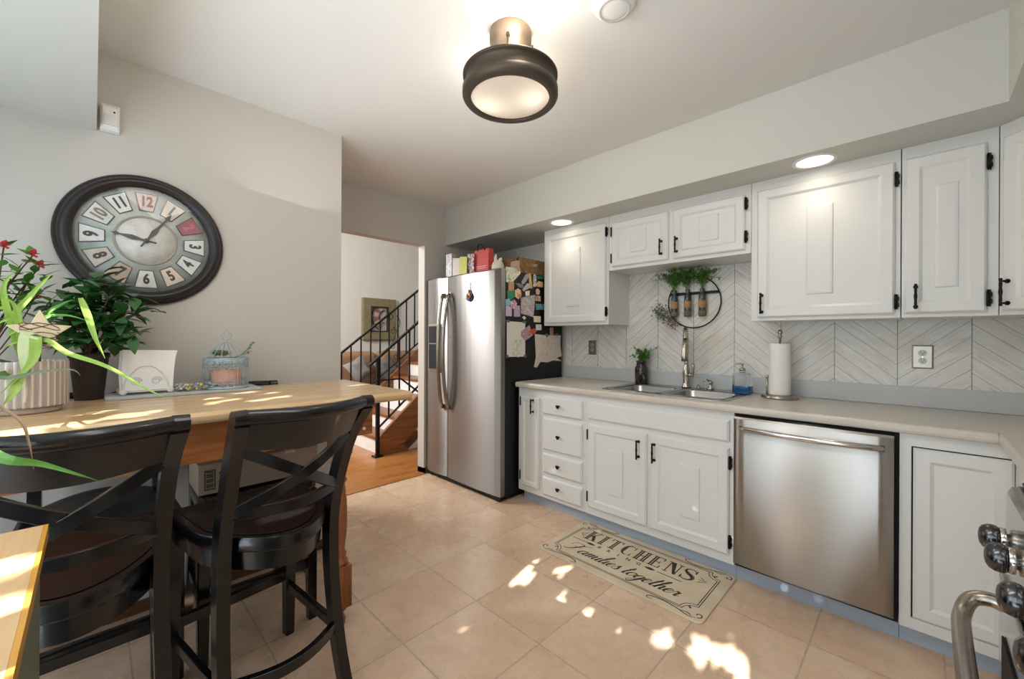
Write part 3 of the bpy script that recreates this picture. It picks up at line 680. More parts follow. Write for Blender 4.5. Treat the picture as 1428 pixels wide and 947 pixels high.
for nm, a, L in (('minute_hand', PI / 2 - R(33), .165), ('hour_hand', PI / 2 + R(80), .12)):
    U = Vector((0, math.cos(a), math.sin(a))); V = Vector((0, -math.sin(a), math.cos(a)))
    MB().prism([(-.035, -.004), (-.012, -.003), (.02, -.005), (.05, -.011), (.075, -.006), (L * .75, -.003), (L * .85, -.008), (L, 0), (L * .85, .008), (L * .75, .003), (.075, .006), (.05, .011), (.02, .005), (-.012, .003), (-.035, .004)], (.0015, 0, 0), (XC + (.0235 if L > .15 else .0215), CY, CZ), U, V).build(nm, mat('hand_grey', (82, 78, 72), .4), c)
MB().lathe([(.01, XC + .0185), (.01, XC + .027), (.004, XC + .028)], (0, CY, CZ), 'x', 20).build('hub', mat('hand_grey', (0, 0, 0)), c)
MB().lathe([(.234, XC + .0295), (.12, XC + .031), (.001, XC + .0315)], (0, CY, CZ), 'x', 48, cap0=False, cap1=True).build('glass', mat('thin_clear_glass', (255, 255, 255), 0.02, trans=1, var=0, ior=1.4), c)

# ------------------------------------------------------------ outlets
def outlet(x0, x1, z0, z1, m, fm, label):
    c = thing('wall_outlet', ((x0 + x1) / 2, -.012, z0), label, 'outlet'); y = -.013
    MB().rings([rect(x0, x1, z0, z1, .0125), rect(x0, x1, z0, z1, .016), rect(x0 + .006, x1 - .006, z0 + .006, z1 - .006, .020)]).build('cover_plate', m, c)
    xc = (x0 + x1) / 2; zc = (z0 + z1) / 2
    for s in (-1, 1):
        f = MB().lathe([(.0155, -.0203), (.0155, -.0225), (.013, -.0235)], (xc, 0, zc + s * .0195), 'y', 24)
        f = f.build('receptacle', fm, c)
        MB().box(xc - .007, xc - .005, -.0242, -.0236, zc + s * .0195, zc + s * .0195 + .008).box(xc + .005, xc + .007, -.0242, -.0236, zc + s * .0195, zc + s * .0195 + .007).cyl((xc, -.0236, zc + s * .0195 - .006), (xc, -.0242, zc + s * .0195 - .006), .0025, n=10).build('slot', M_ink, f)
    MB().cyl((xc, -.0202, zc), (xc, -.0215, zc), .003, n=10).build('screw', M_ss2, c)
outlet(2.197, 2.275, 1.109, 1.227, mat('pewter_plate', (176, 168, 156), .3, metal=.8), mat('grey_receptacle', (206, 208, 204), .4), 'silver outlet plate on the backsplash under the narrow upper cabinet')
outlet(.240, .318, 1.118, 1.236, mat('aged_bronze_plate', (136, 124, 106), .35, metal=.8), mat('taupe_receptacle', (150, 146, 140), .4), 'bronze outlet plate on the backsplash beside the refrigerator')

# ------------------------------------------------------------ things on the counter
ZC = .9145
def blob_leaves(mb, centre, rad, n, L, w, rng, up=.3, droop=.3):
    for _ in range(n):
        a = rng.uniform(0, 2 * PI); e = rng.uniform(-.5, 1.2)
        d = Vector((math.cos(a) * math.cos(e), math.sin(a) * math.cos(e), math.sin(e) + up)).normalized()
        p = Vector(centre) + Vector((d.x * rad[0], d.y * rad[1], d.z * rad[2])) * rng.uniform(.3, 1)
        mb.leaf(p, d, (0, 0, 1) if abs(d.z) < .9 else (1, 0, 0), L * rng.uniform(.7, 1.2), w * rng.uniform(.7, 1.2), droop, 3)
rng = random.Random(4)
jx, jy = .755, -.085
c = thing('mason_jar_plant', (jx, jy, .9195), 'dark glass jar with leafy green sprigs at the back left of the sink', 'plant')
MB().lathe([(.042, .9195), (.048, .928), (.049, 1.025), (.047, 1.04), (.038, 1.052), (.037, 1.078), (.040, 1.080), (.040, 1.088), (.034, 1.088), (.034, 1.05), (.02, 1.03)], (jx, jy, 0), n=24).build('jar', mat('dark_jar', (44, 34, 34), .12, var=.3, scale=40, coat=.5), c)
m = MB(); st = MB()
for i in range(16):
    a = rng.uniform(0, 2 * PI); sp = rng.uniform(.02, .115); h = rng.uniform(.04, .11)
    p = catmull([(jx, jy, 1.06), (jx + .3 * sp * math.cos(a), jy + .3 * sp * math.sin(a) * .7, 1.07 + h * .7), (jx + sp * math.cos(a), jy + sp * math.sin(a) * .5, 1.07 + h)], 4)
    st.tube(p, .0012, 5)
    for q in p[2:]:
        for _ in range(3):
            d = Vector((rng.uniform(-1, 1), rng.uniform(-1, 1), rng.uniform(-.4, 1))); m.leaf(q, d, (0, .1, 1), .030, .012, .2, 3)
m.build('leaves', M_leafm, c); st.build('stems', M_leafm, c)

sx, sy = 1.425, -.075
sx, sy = 1.448, -.135
c = thing('soap_dispenser', (sx, sy, ZC + .005), 'square clear glass pump bottle with blue dish soap', 'soap dispenser')
zb = ZC + .006
def sqr(w, z, r=.012): return rr(sx - w, sx + w, sy - w * .8, sy + w * .8, z, min(r, w * .7), 3)
MB().rings([sqr(.046, zb), sqr(.050, zb + .004), sqr(.050, zb + .105), sqr(.046, zb + .118), sqr(.018, zb + .128), sqr(.016, zb + .138)], smooth=False).build('bottle', M_glass, c)
MB().rings([sqr(.0455, zb + .003), sqr(.0455, zb + .044)]).build('blue_soap', mat('blue_soap', (26, 96, 160), .1, emit=None), c)
MB().lathe([(.017, zb + .138), (.017, zb + .152), (.006, zb + .155), (.005, zb + .175), (.010, zb + .177), (.010, zb + .184)], (sx, sy, 0), n=16).tube([(sx, sy, zb + .181), (sx - .02, sy - .012, zb + .182), (sx - .035, sy - .02, zb + .176)], .004, 8).build('pump', M_nick, c)

px_, py_ = 1.652, -.165
c = thing('paper_towel_holder', (px_, py_, ZC), 'nickel paper towel stand with a white roll beside the soap', 'paper towel holder')
MB().lathe([(.092, ZC), (.094, ZC + .004), (.094, ZC + .014), (.088, ZC + .018), (.02, ZC + .020)], (px_, py_, 0), n=40).build('base', M_nick, c)
MB().lathe([(.006, ZC + .018), (.006, 1.262), (.012, 1.266), (.012, 1.272), (.007, 1.276), (.010, 1.285), (.014, 1.295), (.010, 1.305), (.003, 1.309)], (px_, py_, 0), n=16).build('pole', M_nick, c)
ax_, ay_ = px_ - .062, py_ - .012
MB().tube([(ax_, ay_, ZC + .016), (ax_, ay_, 1.03)], .0055, 10).sphere((ax_, ay_, 1.035), .010, 12, 8).build('side_arm', M_nick, c)
r_ = MB().lathe([(.018, .936), (.0535, .936), (.0545, .94), (.0545, 1.224), (.0535, 1.228), (.018, 1.228)], (px_, py_, 0), n=36)
tag(settle(r_.build('paper_towel_roll', mat('soft_white_paper', (238, 236, 232), .9, bump=.1, bscale=120))), 'white paper towel roll on the nickel stand', 'paper towels')

# hoop planter on the backsplash
hx, hz = 1.110, 1.508
c = thing('wall_hoop_planter', (hx, -.013, hz - .18), 'black wire hoop on the backsplash holding three bottle vases with greenery', 'wall planter')
MB().tube([(hx + .178 * math.cos(2 * PI * k / 64), -.028, hz + .178 * math.sin(2 * PI * k / 64)) for k in range(64)], .0042, 8, closed=True).build('hoop', M_blk, c)
MB().box(hx - .165, hx + .165, -.036, -.020, 1.560, 1.578).build('crossbar', M_blk, c)
M_vg = mat('smoky_vase_glass', (60, 66, 62), .08, var=.2, coat=.6); M_kr = mat('kraft_band', (170, 128, 92), .8, var=.1, scale=50); M_fill = mat('vase_fill', (112, 98, 66), .8, var=.5, scale=80)
for i, x in enumerate((.985, 1.078, 1.176)):
    v = MB().lathe([(.020, 1.405), (.023, 1.41), (.024, 1.52), (.022, 1.545), (.015, 1.56), (.015, 1.59), (.017, 1.595)], (x, -.050, 0), n=20).build('vase', M_vg, c)
    MB().lathe([(.0246, 1.466), (.0252, 1.467), (.0252, 1.512), (.0246, 1.513)], (x, -.050, 0), n=20, cap0=False, cap1=False).build('kraft_band', M_kr, v)
    MB().lathe([(.0243, 1.412), (.0247, 1.413), (.0247, 1.445), (.0243, 1.446)], (x, -.050, 0), n=20, cap0=False, cap1=False).build('pebbles', M_fill, v)
    mb = MB(); mb.tube([(x - .018, -.036, 1.566), (x, -.076, 1.566), (x + .018, -.036, 1.566)], .003, 6); mb.build('clamp', M_blk, v)
rng = random.Random(11)
m = MB(); st = MB()
for x in (.985, 1.078, 1.176):
    for i in range(26):
        sp = rng.uniform(-.14, .14); h = rng.uniform(.04, .135) * (1 - abs(sp) * 2.6); fw = rng.uniform(-.10, .02)
        p = catmull([(x, -.05, 1.585), (x + sp * .4, -.05 + fw * .4, 1.585 + .06 + h * .45), (x + sp, -.06 + fw, 1.585 + .03 + h)], 5)
        st.tube(p, .0009, 4)
        for q in p[3:]:
            for _ in range(3):
                d = Vector((rng.uniform(-1, 1), rng.uniform(-1, .3), rng.uniform(-.5, 1)))
                m.leaf(q, d, (0, .1, 1), .021, .009, .3, 2)
m.build('greenery', mat('fern_green', (92, 130, 50), .5, var=.35, scale=40), c); st.build('stems', M_leafm, c)
m = MB(); m2 = MB()
for i in range(260):
    t = rng.random(); q = Vector((.845 + .14 * t + rng.gauss(0, .022), -.04 + rng.uniform(-.03, .0), 1.475 - .115 * t + rng.gauss(0, .03)))
    d = Vector((rng.uniform(-1, 1), rng.uniform(-1, .2), rng.uniform(-.8, .8)))
    (m if t < .62 else m2).leaf(q, d, (0, .1, 1), .022, .013, .2, 2)
m.build('eucalyptus_sprig', mat('grey_green_leaf', (112, 130, 108), .6, var=.3, scale=30), c)
m2.build('dried_sprig', mat('dusty_rose_leaf', (150, 112, 96), .6, var=.3, scale=30), c)
MB().tube(catmull([(.81, -.03, 1.47), (.88, -.04, 1.43), (.96, -.04, 1.38), (1.03, -.035, 1.345)], 5), .0016, 6).build('sprig_stem', M_stem, c)

# ------------------------------------------------------------ notes, magnets and papers on the fridge side
XS = FX1 + .001
def side_quad(name, px, m, label, cat, group='papers and magnets on the fridge side', th=.002, dx=0, parent=None):
    q = [at(x, y, 'x', XS) for x, y in px]
    mb = MB(); mb.prism([(p.y, p.z) for p in q], (th, 0, 0), (XS + dx, 0, 0), (0, 1, 0), (0, 0, 1))
    o = mb.build(name, m, parent)
    if not parent: tag(settle(o), label, cat, group)
    return o
zf = lambda x, y: (690 + x / 5.573, 360 + y / 5.573)
def art(name, a, b, c3=None):
    g = G(name, .7); n = g.noise(g.P, 38, 3, .6, .8)
    st = [(.42, a), (.55, b)] + ([(.66, c3)] if c3 else []); return g.out(g.ramp(n, st))
P = [('postcard', [(85, 68), (195, 75), (200, 120), (130, 195), (88, 185)], art('card_green', (226, 222, 206), (204, 214, 176), (120, 156, 110)), 'white and green card at the top corner of the fridge side', 'card'),
 ('wooden_magnet', [(105, 180), (148, 185), (148, 258), (105, 255)], mat('tan_mag', (186, 142, 110), .7), 'tan strip magnet under the green card', 'magnet'),
 ('ribbon_magnet', [(95, 255), (148, 252), (152, 300), (128, 322), (98, 310)], mat('mag_green', (48, 132, 96), .5), 'green bow magnet on the fridge side', 'magnet'),
 ('pumpkin_magnet', [(155, 250), (178, 235), (204, 252), (206, 295), (182, 320), (157, 300)], art('mag_orange', (206, 130, 90), (226, 196, 160)), 'round orange and cream magnet beside the green bow', 'magnet'),
 ('snowflake_magnet', [(82, 322), (112, 312), (124, 345), (112, 378), (84, 370)], mat('mag_sky', (140, 178, 214), .5), 'pale blue snowflake magnet on the fridge side', 'magnet'),
 ('flower_magnet', [(122, 335), (150, 322), (172, 350), (150, 398), (122, 385)], art('mag_pink', (226, 206, 212), (188, 132, 148)), 'pale pink flower magnet beside the snowflake', 'magnet'),
 ('photo_print', [(85, 372), (132, 380), (132, 452), (85, 450)], mat('lilac1', (196, 184, 202), .5), 'lilac photo print at the left of the fridge side', 'photo'),
 ('photo_print', [(148, 368), (195, 370), (196, 455), (148, 455)], mat('lilac2', (186, 160, 180), .5), 'mauve photo print right of the lilac one', 'photo'),
 ('bottle_opener', [(205, 185), (240, 125), (268, 118), (262, 150), (232, 198), (212, 205)], mat('mag_grey', (150, 150, 150), .4), 'grey leaf shaped magnet near the basket', 'magnet'),
 ('paint_brush_magnet', [(262, 120), (278, 120), (292, 235), (268, 235)], mat('mag_wood', (206, 160, 112), .6), 'long tan clothespin magnet on the fridge side', 'magnet'),
 ('pencil_magnet', [(298, 140), (308, 122), (322, 140), (326, 220), (298, 225)], art('mag_white', (232, 230, 226), (150, 140, 140)), 'white pencil shaped magnet on the fridge side', 'magnet'),
 ('label_magnet', [(330, 140), (382, 142), (382, 165), (330, 162)], mat('mag_dgreen', (30, 116, 84), .5), 'dark green rectangular magnet at the upper back', 'magnet'),
 ('label_magnet', [(326, 195), (340, 178), (372, 188), (372, 228), (330, 222)], art('mag_red', (210, 150, 130), (190, 190, 110)), 'pink and yellow magnet under the dark green one', 'magnet'),
 ('fish_magnet', [(158, 195), (190, 196), (222, 212), (218, 232), (190, 228)], mat('mag_g2', (120, 122, 124), .4), 'dark grey fish shaped magnet', 'magnet'),
 ('clip_magnet', [(212, 245), (248, 195), (272, 200), (268, 232), (222, 258)], mat('mag_g3', (176, 172, 170), .4), 'light grey clip magnet in the middle of the magnets', 'magnet'),
 ('heart_magnet', [(235, 258), (270, 252), (268, 290), (240, 296)], mat('mag_cream', (224, 214, 200), .5), 'small cream magnet above the hanging collage', 'magnet'),
 ('flower_magnet', [(318, 245), (335, 235), (350, 258), (342, 285), (320, 282)], mat('mag_blush', (220, 176, 160), .5), 'small blush flower magnet at the right', 'magnet'),
 ('ticket', [(305, 292), (356, 294), (356, 338), (315, 330)], art('tk', (214, 190, 174), (180, 130, 110)), 'pink and cream ticket on the fridge side', 'paper'),
 ('collage_card', [(202, 308), (312, 285), (312, 330), (300, 460), (240, 440), (205, 432)], art('col', (196, 196, 200), (156, 130, 118), (222, 214, 206)), 'grey and cream collage sheet in the middle', 'paper'),
 ('label_magnet', [(315, 355), (385, 358), (385, 402), (320, 400)], art('mag_teal', (40, 130, 96), (120, 170, 180)), 'teal and green rectangular magnet at the right', 'magnet'),
 ('sticky_note', [(300, 450), (356, 452), (356, 500), (302, 498)], mat('note_cream', (226, 214, 184), .7), 'cream note under the collage sheet', 'note'),
 ('sticky_note', [(318, 515), (362, 516), (362, 560), (320, 560)], mat('note_white', (220, 222, 216), .7), 'small white square note above the hanging bag', 'note'),
 ('button_magnet', [(212, 460), (228, 450), (242, 465), (228, 480)], mat('mag_wh2', (230, 228, 224), .5), 'small round white magnet above the whiteboard', 'magnet')]
for i, (nm, px, m, lb, ct) in enumerate(P): side_quad(nm, [zf(*p) for p in px], m, lb, ct, dx=.0004 * (i % 3) + .0002, th=.0025 if 'magnet' in nm else .0012)
wb = thing('whiteboard', tuple(at(*zf(160, 770), 'x', XS)), 'white memo board with a drawing hung on the fridge side', 'memo board', 'papers and magnets on the fridge side')
side_quad('board', [zf(*p) for p in [(92, 490), (232, 500), (232, 765), (92, 768)]], mat('memo_white', (226, 220, 212), .4), '', '', parent=wb, dx=.0015, th=.005)
for a in ([(84, 482), (110, 482), (110, 500), (84, 500)], [(212, 488), (238, 490), (238, 508), (212, 506)], [(84, 752), (100, 752), (100, 775), (84, 775)], [(222, 750), (238, 750), (238, 772), (222, 772)]):
    side_quad('corner_clip', [zf(*p) for p in a], mat('clip_silver', (120, 120, 122), .3, metal=.8), '', '', parent=wb, dx=.0016, th=.009)
side_quad('drawing', [zf(*p) for p in [(150, 640), (205, 620), (198, 700), (180, 772), (120, 745)]], art('draw', (232, 226, 216), (196, 200, 176)), '', '', parent=wb, dx=.007, th=.001)
side_quad('photo_print', [zf(*p) for p in [(198, 570), (262, 520), (290, 600), (232, 640), (200, 610)]], art('ph3', (150, 170, 190), (200, 90, 70), (226, 220, 214)), 'blue and red photo beside the whiteboard', 'photo', dx=.009)
side_quad('clip_magnet', [zf(*p) for p in [(262, 560), (300, 545), (318, 565), (300, 590), (268, 585)]], mat('mag_red2', (206, 84, 64), .5), 'orange red clip magnet right of the photo', 'magnet', dx=.012)
bgp = thing('hanging_paper_bag', tuple(at(*zf(410, 800), 'x', XS)), 'crinkled cream bag clipped to the back of the fridge side', 'bag', 'papers and magnets on the fridge side')
side_quad('bag', [zf(*p) for p in [(308, 590), (370, 598), (430, 600), (502, 600), (500, 690), (512, 760), (470, 775), (515, 800), (440, 795), (400, 810), (345, 805), (318, 850), (302, 845), (318, 770)]], art('bagm', (214, 200, 184), (222, 214, 204), (196, 176, 140)), '', '', parent=bgp, dx=.002, th=.012)
for a in ([(385, 585), (398, 585), (402, 612), (388, 612)], [(455, 585), (480, 588), (480, 604), (455, 602)]):
    side_quad('clip', [zf(*p) for p in a], mat('clip_silver', (120, 120, 122), .3), '', '', parent=bgp, dx=.002, th=.018)
side_quad('clip', [zf(*p) for p in [(425, 540), (445, 540), (445, 600), (425, 600)]], mat('clothespin_pink', (190, 140, 124), .7), '', '', parent=bgp, dx=.003, th=.012)

# ------------------------------------------------------------ things on top of the fridge
FTZ = 1.776
def fpt(px, py, y): return at(px, py, 'y', y)
def card(x0, x1, top_px, y, m, label, tilt=0, name='greeting_card', th=.004, group='cards on the fridge'):
    a, b = fpt(x0, top_px, y), fpt(x1, top_px, y)
    mb = MB(); z = FTZ + .001 + (.009 if y < -.735 else 0)
    mb.prism([(a.x, z), (b.x, z), (b.x, b.z + tilt), (a.x, a.z)], (0, th, 0), (0, y, 0), (1, 0, 0), (0, 0, 1))
    mb.prism([(a.x, z), (b.x, z), (b.x - .004, b.z + tilt), (a.x + .004, a.z)], (0, th * .5, 0), (0, y + .04, 0), (1, 0, 0), (0, 0, 1))
    for k in (0, 1):
        xx = a.x if k == 0 else a.x
    mb.prism([(0, z), (.042, z), (.042, a.z), (0, a.z)], (th * .5, 0, 0), (a.x, y, 0), (0, 1, 0), (0, 0, 1))
    return tag(settle(mb.build(name, m)), label, 'card', group)
card(622, 630, 355, -.66, art('cd1', (226, 226, 226), (186, 186, 194)), 'leftmost tall white card on top of the fridge', .01)
card(631, 641, 360, -.69, mat('cd2', (206, 196, 188), .6), 'beige card between white card and yellow-green card')
card(641, 651, 358, -.70, mat('cd3', (196, 200, 96), .6), 'yellow-green card on top of the fridge')
card(652, 661, 354, -.68, art('cd4', (222, 216, 218), (150, 90, 110)), 'white card with pink flowers beside the red bag')
a, b = fpt(662, 350, -.66), fpt(681, 350, -.66)
c = thing('red_gift_bag', ((a.x + b.x) / 2, -.63, FTZ), 'small red gift bag with dark handles on top of the fridge', 'gift bag')
MB().rings([[(a.x, -.66, FTZ + .0005), (b.x, -.66, FTZ + .0005), (b.x, -.60, FTZ + .0005), (a.x, -.60, FTZ + .0005)], [(a.x - .002, -.66, a.z), (b.x + .002, -.66, a.z), (b.x + .002, -.605, a.z), (a.x - .002, -.605, a.z)]]).build('bag_body', mat('coral_red_paper', (206, 82, 76), .6), c)
MB().tube(catmull([(a.x + .04, -.662, a.z - .01), (a.x + .045, -.66, a.z + .035), (a.x + .075, -.66, a.z + .042), (b.x - .04, -.662, a.z - .01)], 5), .004, 6).build('handle', M_ink, c)
MB().box(a.x + .02, b.x - .02, -.6618, -.6608, FTZ + .075, FTZ + .080).box(a.x + .02, b.x - .03, -.6618, -.6608, FTZ + .06, FTZ + .064).build('printed_line', mat('print_pink', (226, 190, 180), .6), c)
p = fpt(693, 360, -.632)
m = MB(); bx, by = p.x + .012, -.632
m.lathe([(.026, FTZ + .0005), (.038, FTZ + .01), (.052, FTZ + .04), (.052, FTZ + .065), (.042, FTZ + .09), (.028, FTZ + .105), (.012, FTZ + .112)], (bx, by, 0), n=24)
m.tube(catmull([(bx - .02, by, FTZ + .085), (bx - .028, by, FTZ + .12), (bx - .026, by, FTZ + .145), (bx - .022, by, FTZ + .165)], 4), [.022, .020, .018, .016, .014, .0135, .013, .012, .011, .009, .007, .005, .002], 12)
m.tube(catmull([(bx + .02, by, FTZ + .09), (bx + .032, by, FTZ + .115), (bx + .045, by, FTZ + .125)], 4), [.02, .018, .017, .016, .015, .012, .008, .005, .002], 10)
c = m.build('bird_figurine', mat('cream_ceramic', (226, 216, 200), .35)); tag(settle(c), 'white ceramic bird figurine between the red bag and the basket', 'figurine')
# baskets
g = G('woven_wicker', .8)
wv = g.m_('SINE', g.m_('MULTIPLY', g.z, 420.0)); wx = g.m_('SINE', g.m_('MULTIPLY', g.m_('ADD', g.x, g.y), 260.0))
hh = g.m_('MULTIPLY', wv, wx); n = g.noise(g.P, 30, 3)
M_wick = g.out(g.mix(g.m_('MULTIPLY_ADD', hh, .35, .4), g.ramp(n, [(.3, (150, 108, 62)), (.7, (206, 168, 112))]), (92, 60, 34))); g.bump(hh, .6, .01)
M_wickd = mat('dark_wicker', (92, 64, 48), .8, var=.3, scale=80, bump=.5, bscale=120)
c = thing('wicker_basket', (-.12, -.33, FTZ), 'light wicker storage basket with a handle slot on top of the fridge', 'basket')
x0, x1, y0, y1, z0, z1 = -.31, -.075, -.55, -.12, FTZ + .001, FTZ + .125
m = MB()
m.box(x0, x1, y0, y1, z0, z0 + .01)
m.box(x1 - .012, x1, y0, y1, z0, z0 + .07).box(x1 - .012, x1, y0, y0 + .18, z0 + .07, z0 + .105).box(x1 - .012, x1, y1 - .18, y1, z0 + .07, z0 + .105).box(x1 - .014, x1 + .002, y0, y1, z0 + .105, z1)
m.box(x0, x0 + .012, y0, y1, z0, z1).box(x0, x1, y0, y0 + .012, z0, z1).box(x0, x1, y1 - .012, y1, z0, z1)
m.build('basket_body', M_wick, c)
m = MB()
for k in range(30): m.cyl((x1 - .004, y0 + k * .0148, z1), (x1 + .003, y0 + k * .0148 + .007, z1 + .004), .006, n=6)
m.build('rim', M_wick, c)
m = MB(); xq, yq = -.47, -.45
m.lathe([(.10, FTZ + .001), (.13, FTZ + .03), (.14, FTZ + .075), (.138, FTZ + .08), (.12, FTZ + .03)], (xq, yq, 0), n=28)
c2 = thing('dark_wicker_basket', (xq, yq, FTZ), 'dark round wicker basket with an arched handle behind the light basket', 'basket')
m.build('basket_body', M_wickd, c2)
MB().bar([(xq + .12 * math.cos(a), yq, FTZ + .07 + .09 * math.sin(a)) for a in [PI * k / 16 for k in range(17)]], .03, .008, (0, 1, 0)).build('handle', M_wickd, c2)
a = at(716, 375, 'y', -.60)
tag(settle(MB().box(a.x - .02, a.x + .075, -.612, -.606, FTZ + .001, FTZ + .085).build('paper_tag', mat('rosy_kraft', (176, 142, 126), .8))), 'rosy brown card leaning in front of the light wicker basket', 'card')

# ------------------------------------------------------------ kitchen mat with lettering
MX0, MX1, MY0, MY1 = .600, 1.552, -1.082, -.572
c = thing('kitchen_mat', (1.076, -.83, 0), 'beige kitchen mat with black lettering on the floor by the sink cabinet', 'rug')
g = G('beige_mat_weave', .7); n = g.noise(g.P, 6, 4); n2 = g.noise(g.P, 260, 2)
cb = g.ramp(n, [(.3, (211, 194, 165)), (.7, (228, 213, 189))])
M_mat = g.out(g.mix(g.m_('MULTIPLY', n2, .25), cb, (176, 160, 136)))
MB().rings([rr(MX0, MX1, MY0, MY1, .0005, .03, 5), rr(MX0, MX1, MY0, MY1, .006, .03, 5), rr(MX0 + .004, MX1 - .004, MY0 + .004, MY1 - .004, .0085, .028, 5)]).build('mat_base', M_mat, c)
ML, MH = MX1 - MX0, MY1 - MY0; ZM = .0087
M_mi = mat('charcoal_mat_print', (58, 54, 48), .75, var=.15, scale=40)
def mp(u, v): return (MX0 + u * ML, MY0 + v * MH)
class Ink(MB):
    def stroke(s, pts, w, taper=False, pen=None):
        P = [Vector((p[0], p[1])) for p in pts]; n = len(P); L_, R_ = [], []
        for i in range(n):
            t = (P[min(i + 1, n - 1)] - P[max(i - 1, 0)]);
            if t.length == 0: t = Vector((1, 0))
            t.normalize(); q = Vector((-t.y, t.x)); ww = w
            if pen: ww = pen[0] + (pen[1] - pen[0]) * max(0, -t.y) ** 1.2
            if taper: ww = w * (.15 + .85 * math.sin(PI * i / (n - 1)))
            L_.append(P[i] + q * ww / 2); R_.append(P[i] - q * ww / 2)
        for i in range(n - 1): s.quad((*L_[i], ZM), (*R_[i], ZM), (*R_[i + 1], ZM), (*L_[i + 1], ZM))
    def poly(s, pts): s.f([s.v((p[0], p[1], ZM)) for p in pts])
    def rct(s, x0, x1, y0, y1): s.quad((x0, y0, ZM), (x1, y0, ZM), (x1, y1, ZM), (x0, y1, ZM))
def cm2(pts, k=6): return [(p.x, p.y) for p in catmull([(a, b, 0) for a, b in pts], k)]
# KITCHENS, slab serif capitals
x, y = mp(.135, .565); hC = .118; th = .022; tn = .007; wC = .078; adv = .0885
def glyph(ch, ox, oy):
    k = Ink(); h = hC; w = wC
    def st(a): k.rct(ox + a, ox + a + th * .42, oy, oy + h); k.rct(ox + a + th * .58, ox + a + th, oy, oy + h)
    def sf(a, b, yy): k.rct(ox + a, ox + b, oy + yy, oy + yy + tn)
    if ch == 'K':
        st(.010); sf(0, .042, 0); sf(0, .042, h - tn); k.stroke([(ox + .032, oy + .048), (ox + .066, oy + h - tn)], tn); sf(.052, .080, h - tn)
        k.stroke([(ox + .042, oy + .066), (ox + .070, oy + tn)], .019); sf(.052, .086, 0)
    if ch == 'I': st(.016); sf(.006, .048, 0); sf(.006, .048, h - tn)
    if ch == 'T': st(.026); sf(.014, .060, 0); sf(0, .074, h - tn); k.rct(ox, ox + .006, oy + h - .028, oy + h); k.rct(ox + .068, ox + .074, oy + h - .028, oy + h)
    if ch == 'H': st(.008); st(.048); sf(0, .036, 0); sf(0, .036, h - tn); sf(.042, .078, 0); sf(.042, .078, h - tn); k.rct(ox + .03, ox + .048, oy + h / 2 - .004, oy + h / 2 + .004)
    if ch == 'E': st(.008); sf(0, .068, 0); sf(0, .068, h - tn); k.rct(ox + .03, ox + .052, oy + h / 2 - .003, oy + h / 2 + .003); k.rct(ox + .062, ox + .068, oy, oy + .03); k.rct(ox + .062, ox + .068, oy + h - .03, oy + h); k.rct(ox + .048, ox + .053, oy + h / 2 - .014, oy + h / 2 + .014)
    if ch == 'N': k.rct(ox + .010, ox + .016, oy, oy + h); k.rct(ox + .064, ox + .070, oy, oy + h); k.poly([(ox + .010, oy + h), (ox + .036, oy + h), (ox + .070, oy), (ox + .056, oy)]); sf(0, .026, 0); sf(0, .03, h - tn); sf(.052, .080, h - tn)
    if ch == 'C':
        o = [(ox + .038 + .036 * math.cos(a), oy + h / 2 + (h / 2 + .002) * math.sin(a)) for a in [R(50 + 260 * i / 24) for i in range(25)]]
        q = [(ox + .044 + .028 * math.cos(a), oy + h / 2 + (h / 2 - .006) * math.sin(a)) for a in [R(50 + 260 * i / 24) for i in range(25)]]
        q = [(ox + .052 + .030 * math.cos(a), b[1]) if False else (max(b[0], ox + .002 + (.022 if abs(math.sin(a)) < .8 else .012)), b[1]) for b, a in zip(q, [R(50 + 260 * i / 24) for i in range(25)])]
        for i in range(24): k.quad((*o[i], ZM), (*q[i], ZM), (*q[i + 1], ZM), (*o[i + 1], ZM))
        k.rct(ox + .064, ox + .070, oy + h - .036, oy + h); k.rct(ox + .064, ox + .070, oy, oy + .03)
    if ch == 'S':
        P_ = cm2([(.062, .088), (.056, .108), (.036, .117), (.014, .108), (.010, .086), (.030, .066), (.054, .050), (.064, .028), (.052, .008), (.030, .001), (.010, .010), (.004, .030)], 4)
        P_ = [(ox + a, oy + b) for a, b in P_]; n = len(P_)
        for i in range(n - 1):
            t = i / n; w1 = .006 + .017 * math.exp(-((t - .5) / .2) ** 2); k.stroke([P_[i], P_[i + 1]], w1)
        k.rct(ox + .060, ox + .066, oy + h - .036, oy + h); k.rct(ox + .001, ox + .007, oy, oy + .034)
    return k
for i, ch in enumerate('KITCHENS'):
    glyph(ch, x + i * adv - (.0 if i < 2 else .022), y + .002 - i * .0).build('letter_' + ch.lower(), M_mi, c)
# B R I N G
for i, ch in enumerate('BRING'):
    q = mp(.285 + i * .066, .5)
    text_mesh(ch, .036, Matrix.Translation((q[0], q[1], ZM)), M_mi, 'small_letter', c, extrude=.0001, offset=.0008)
k = Ink(); k.stroke([mp(.085, .5), mp(.20, .5)], .006); k.stroke([mp(.66, .5), mp(.80, .5)], .006)
for u in (.222, .618): k.poly([mp(u - .035, .5), mp(u - .01, .522), mp(u + .012, .52), mp(u + .035, .5), mp(u + .01, .478), mp(u - .012, .48)])
k.build('divider_line', M_mi, c)
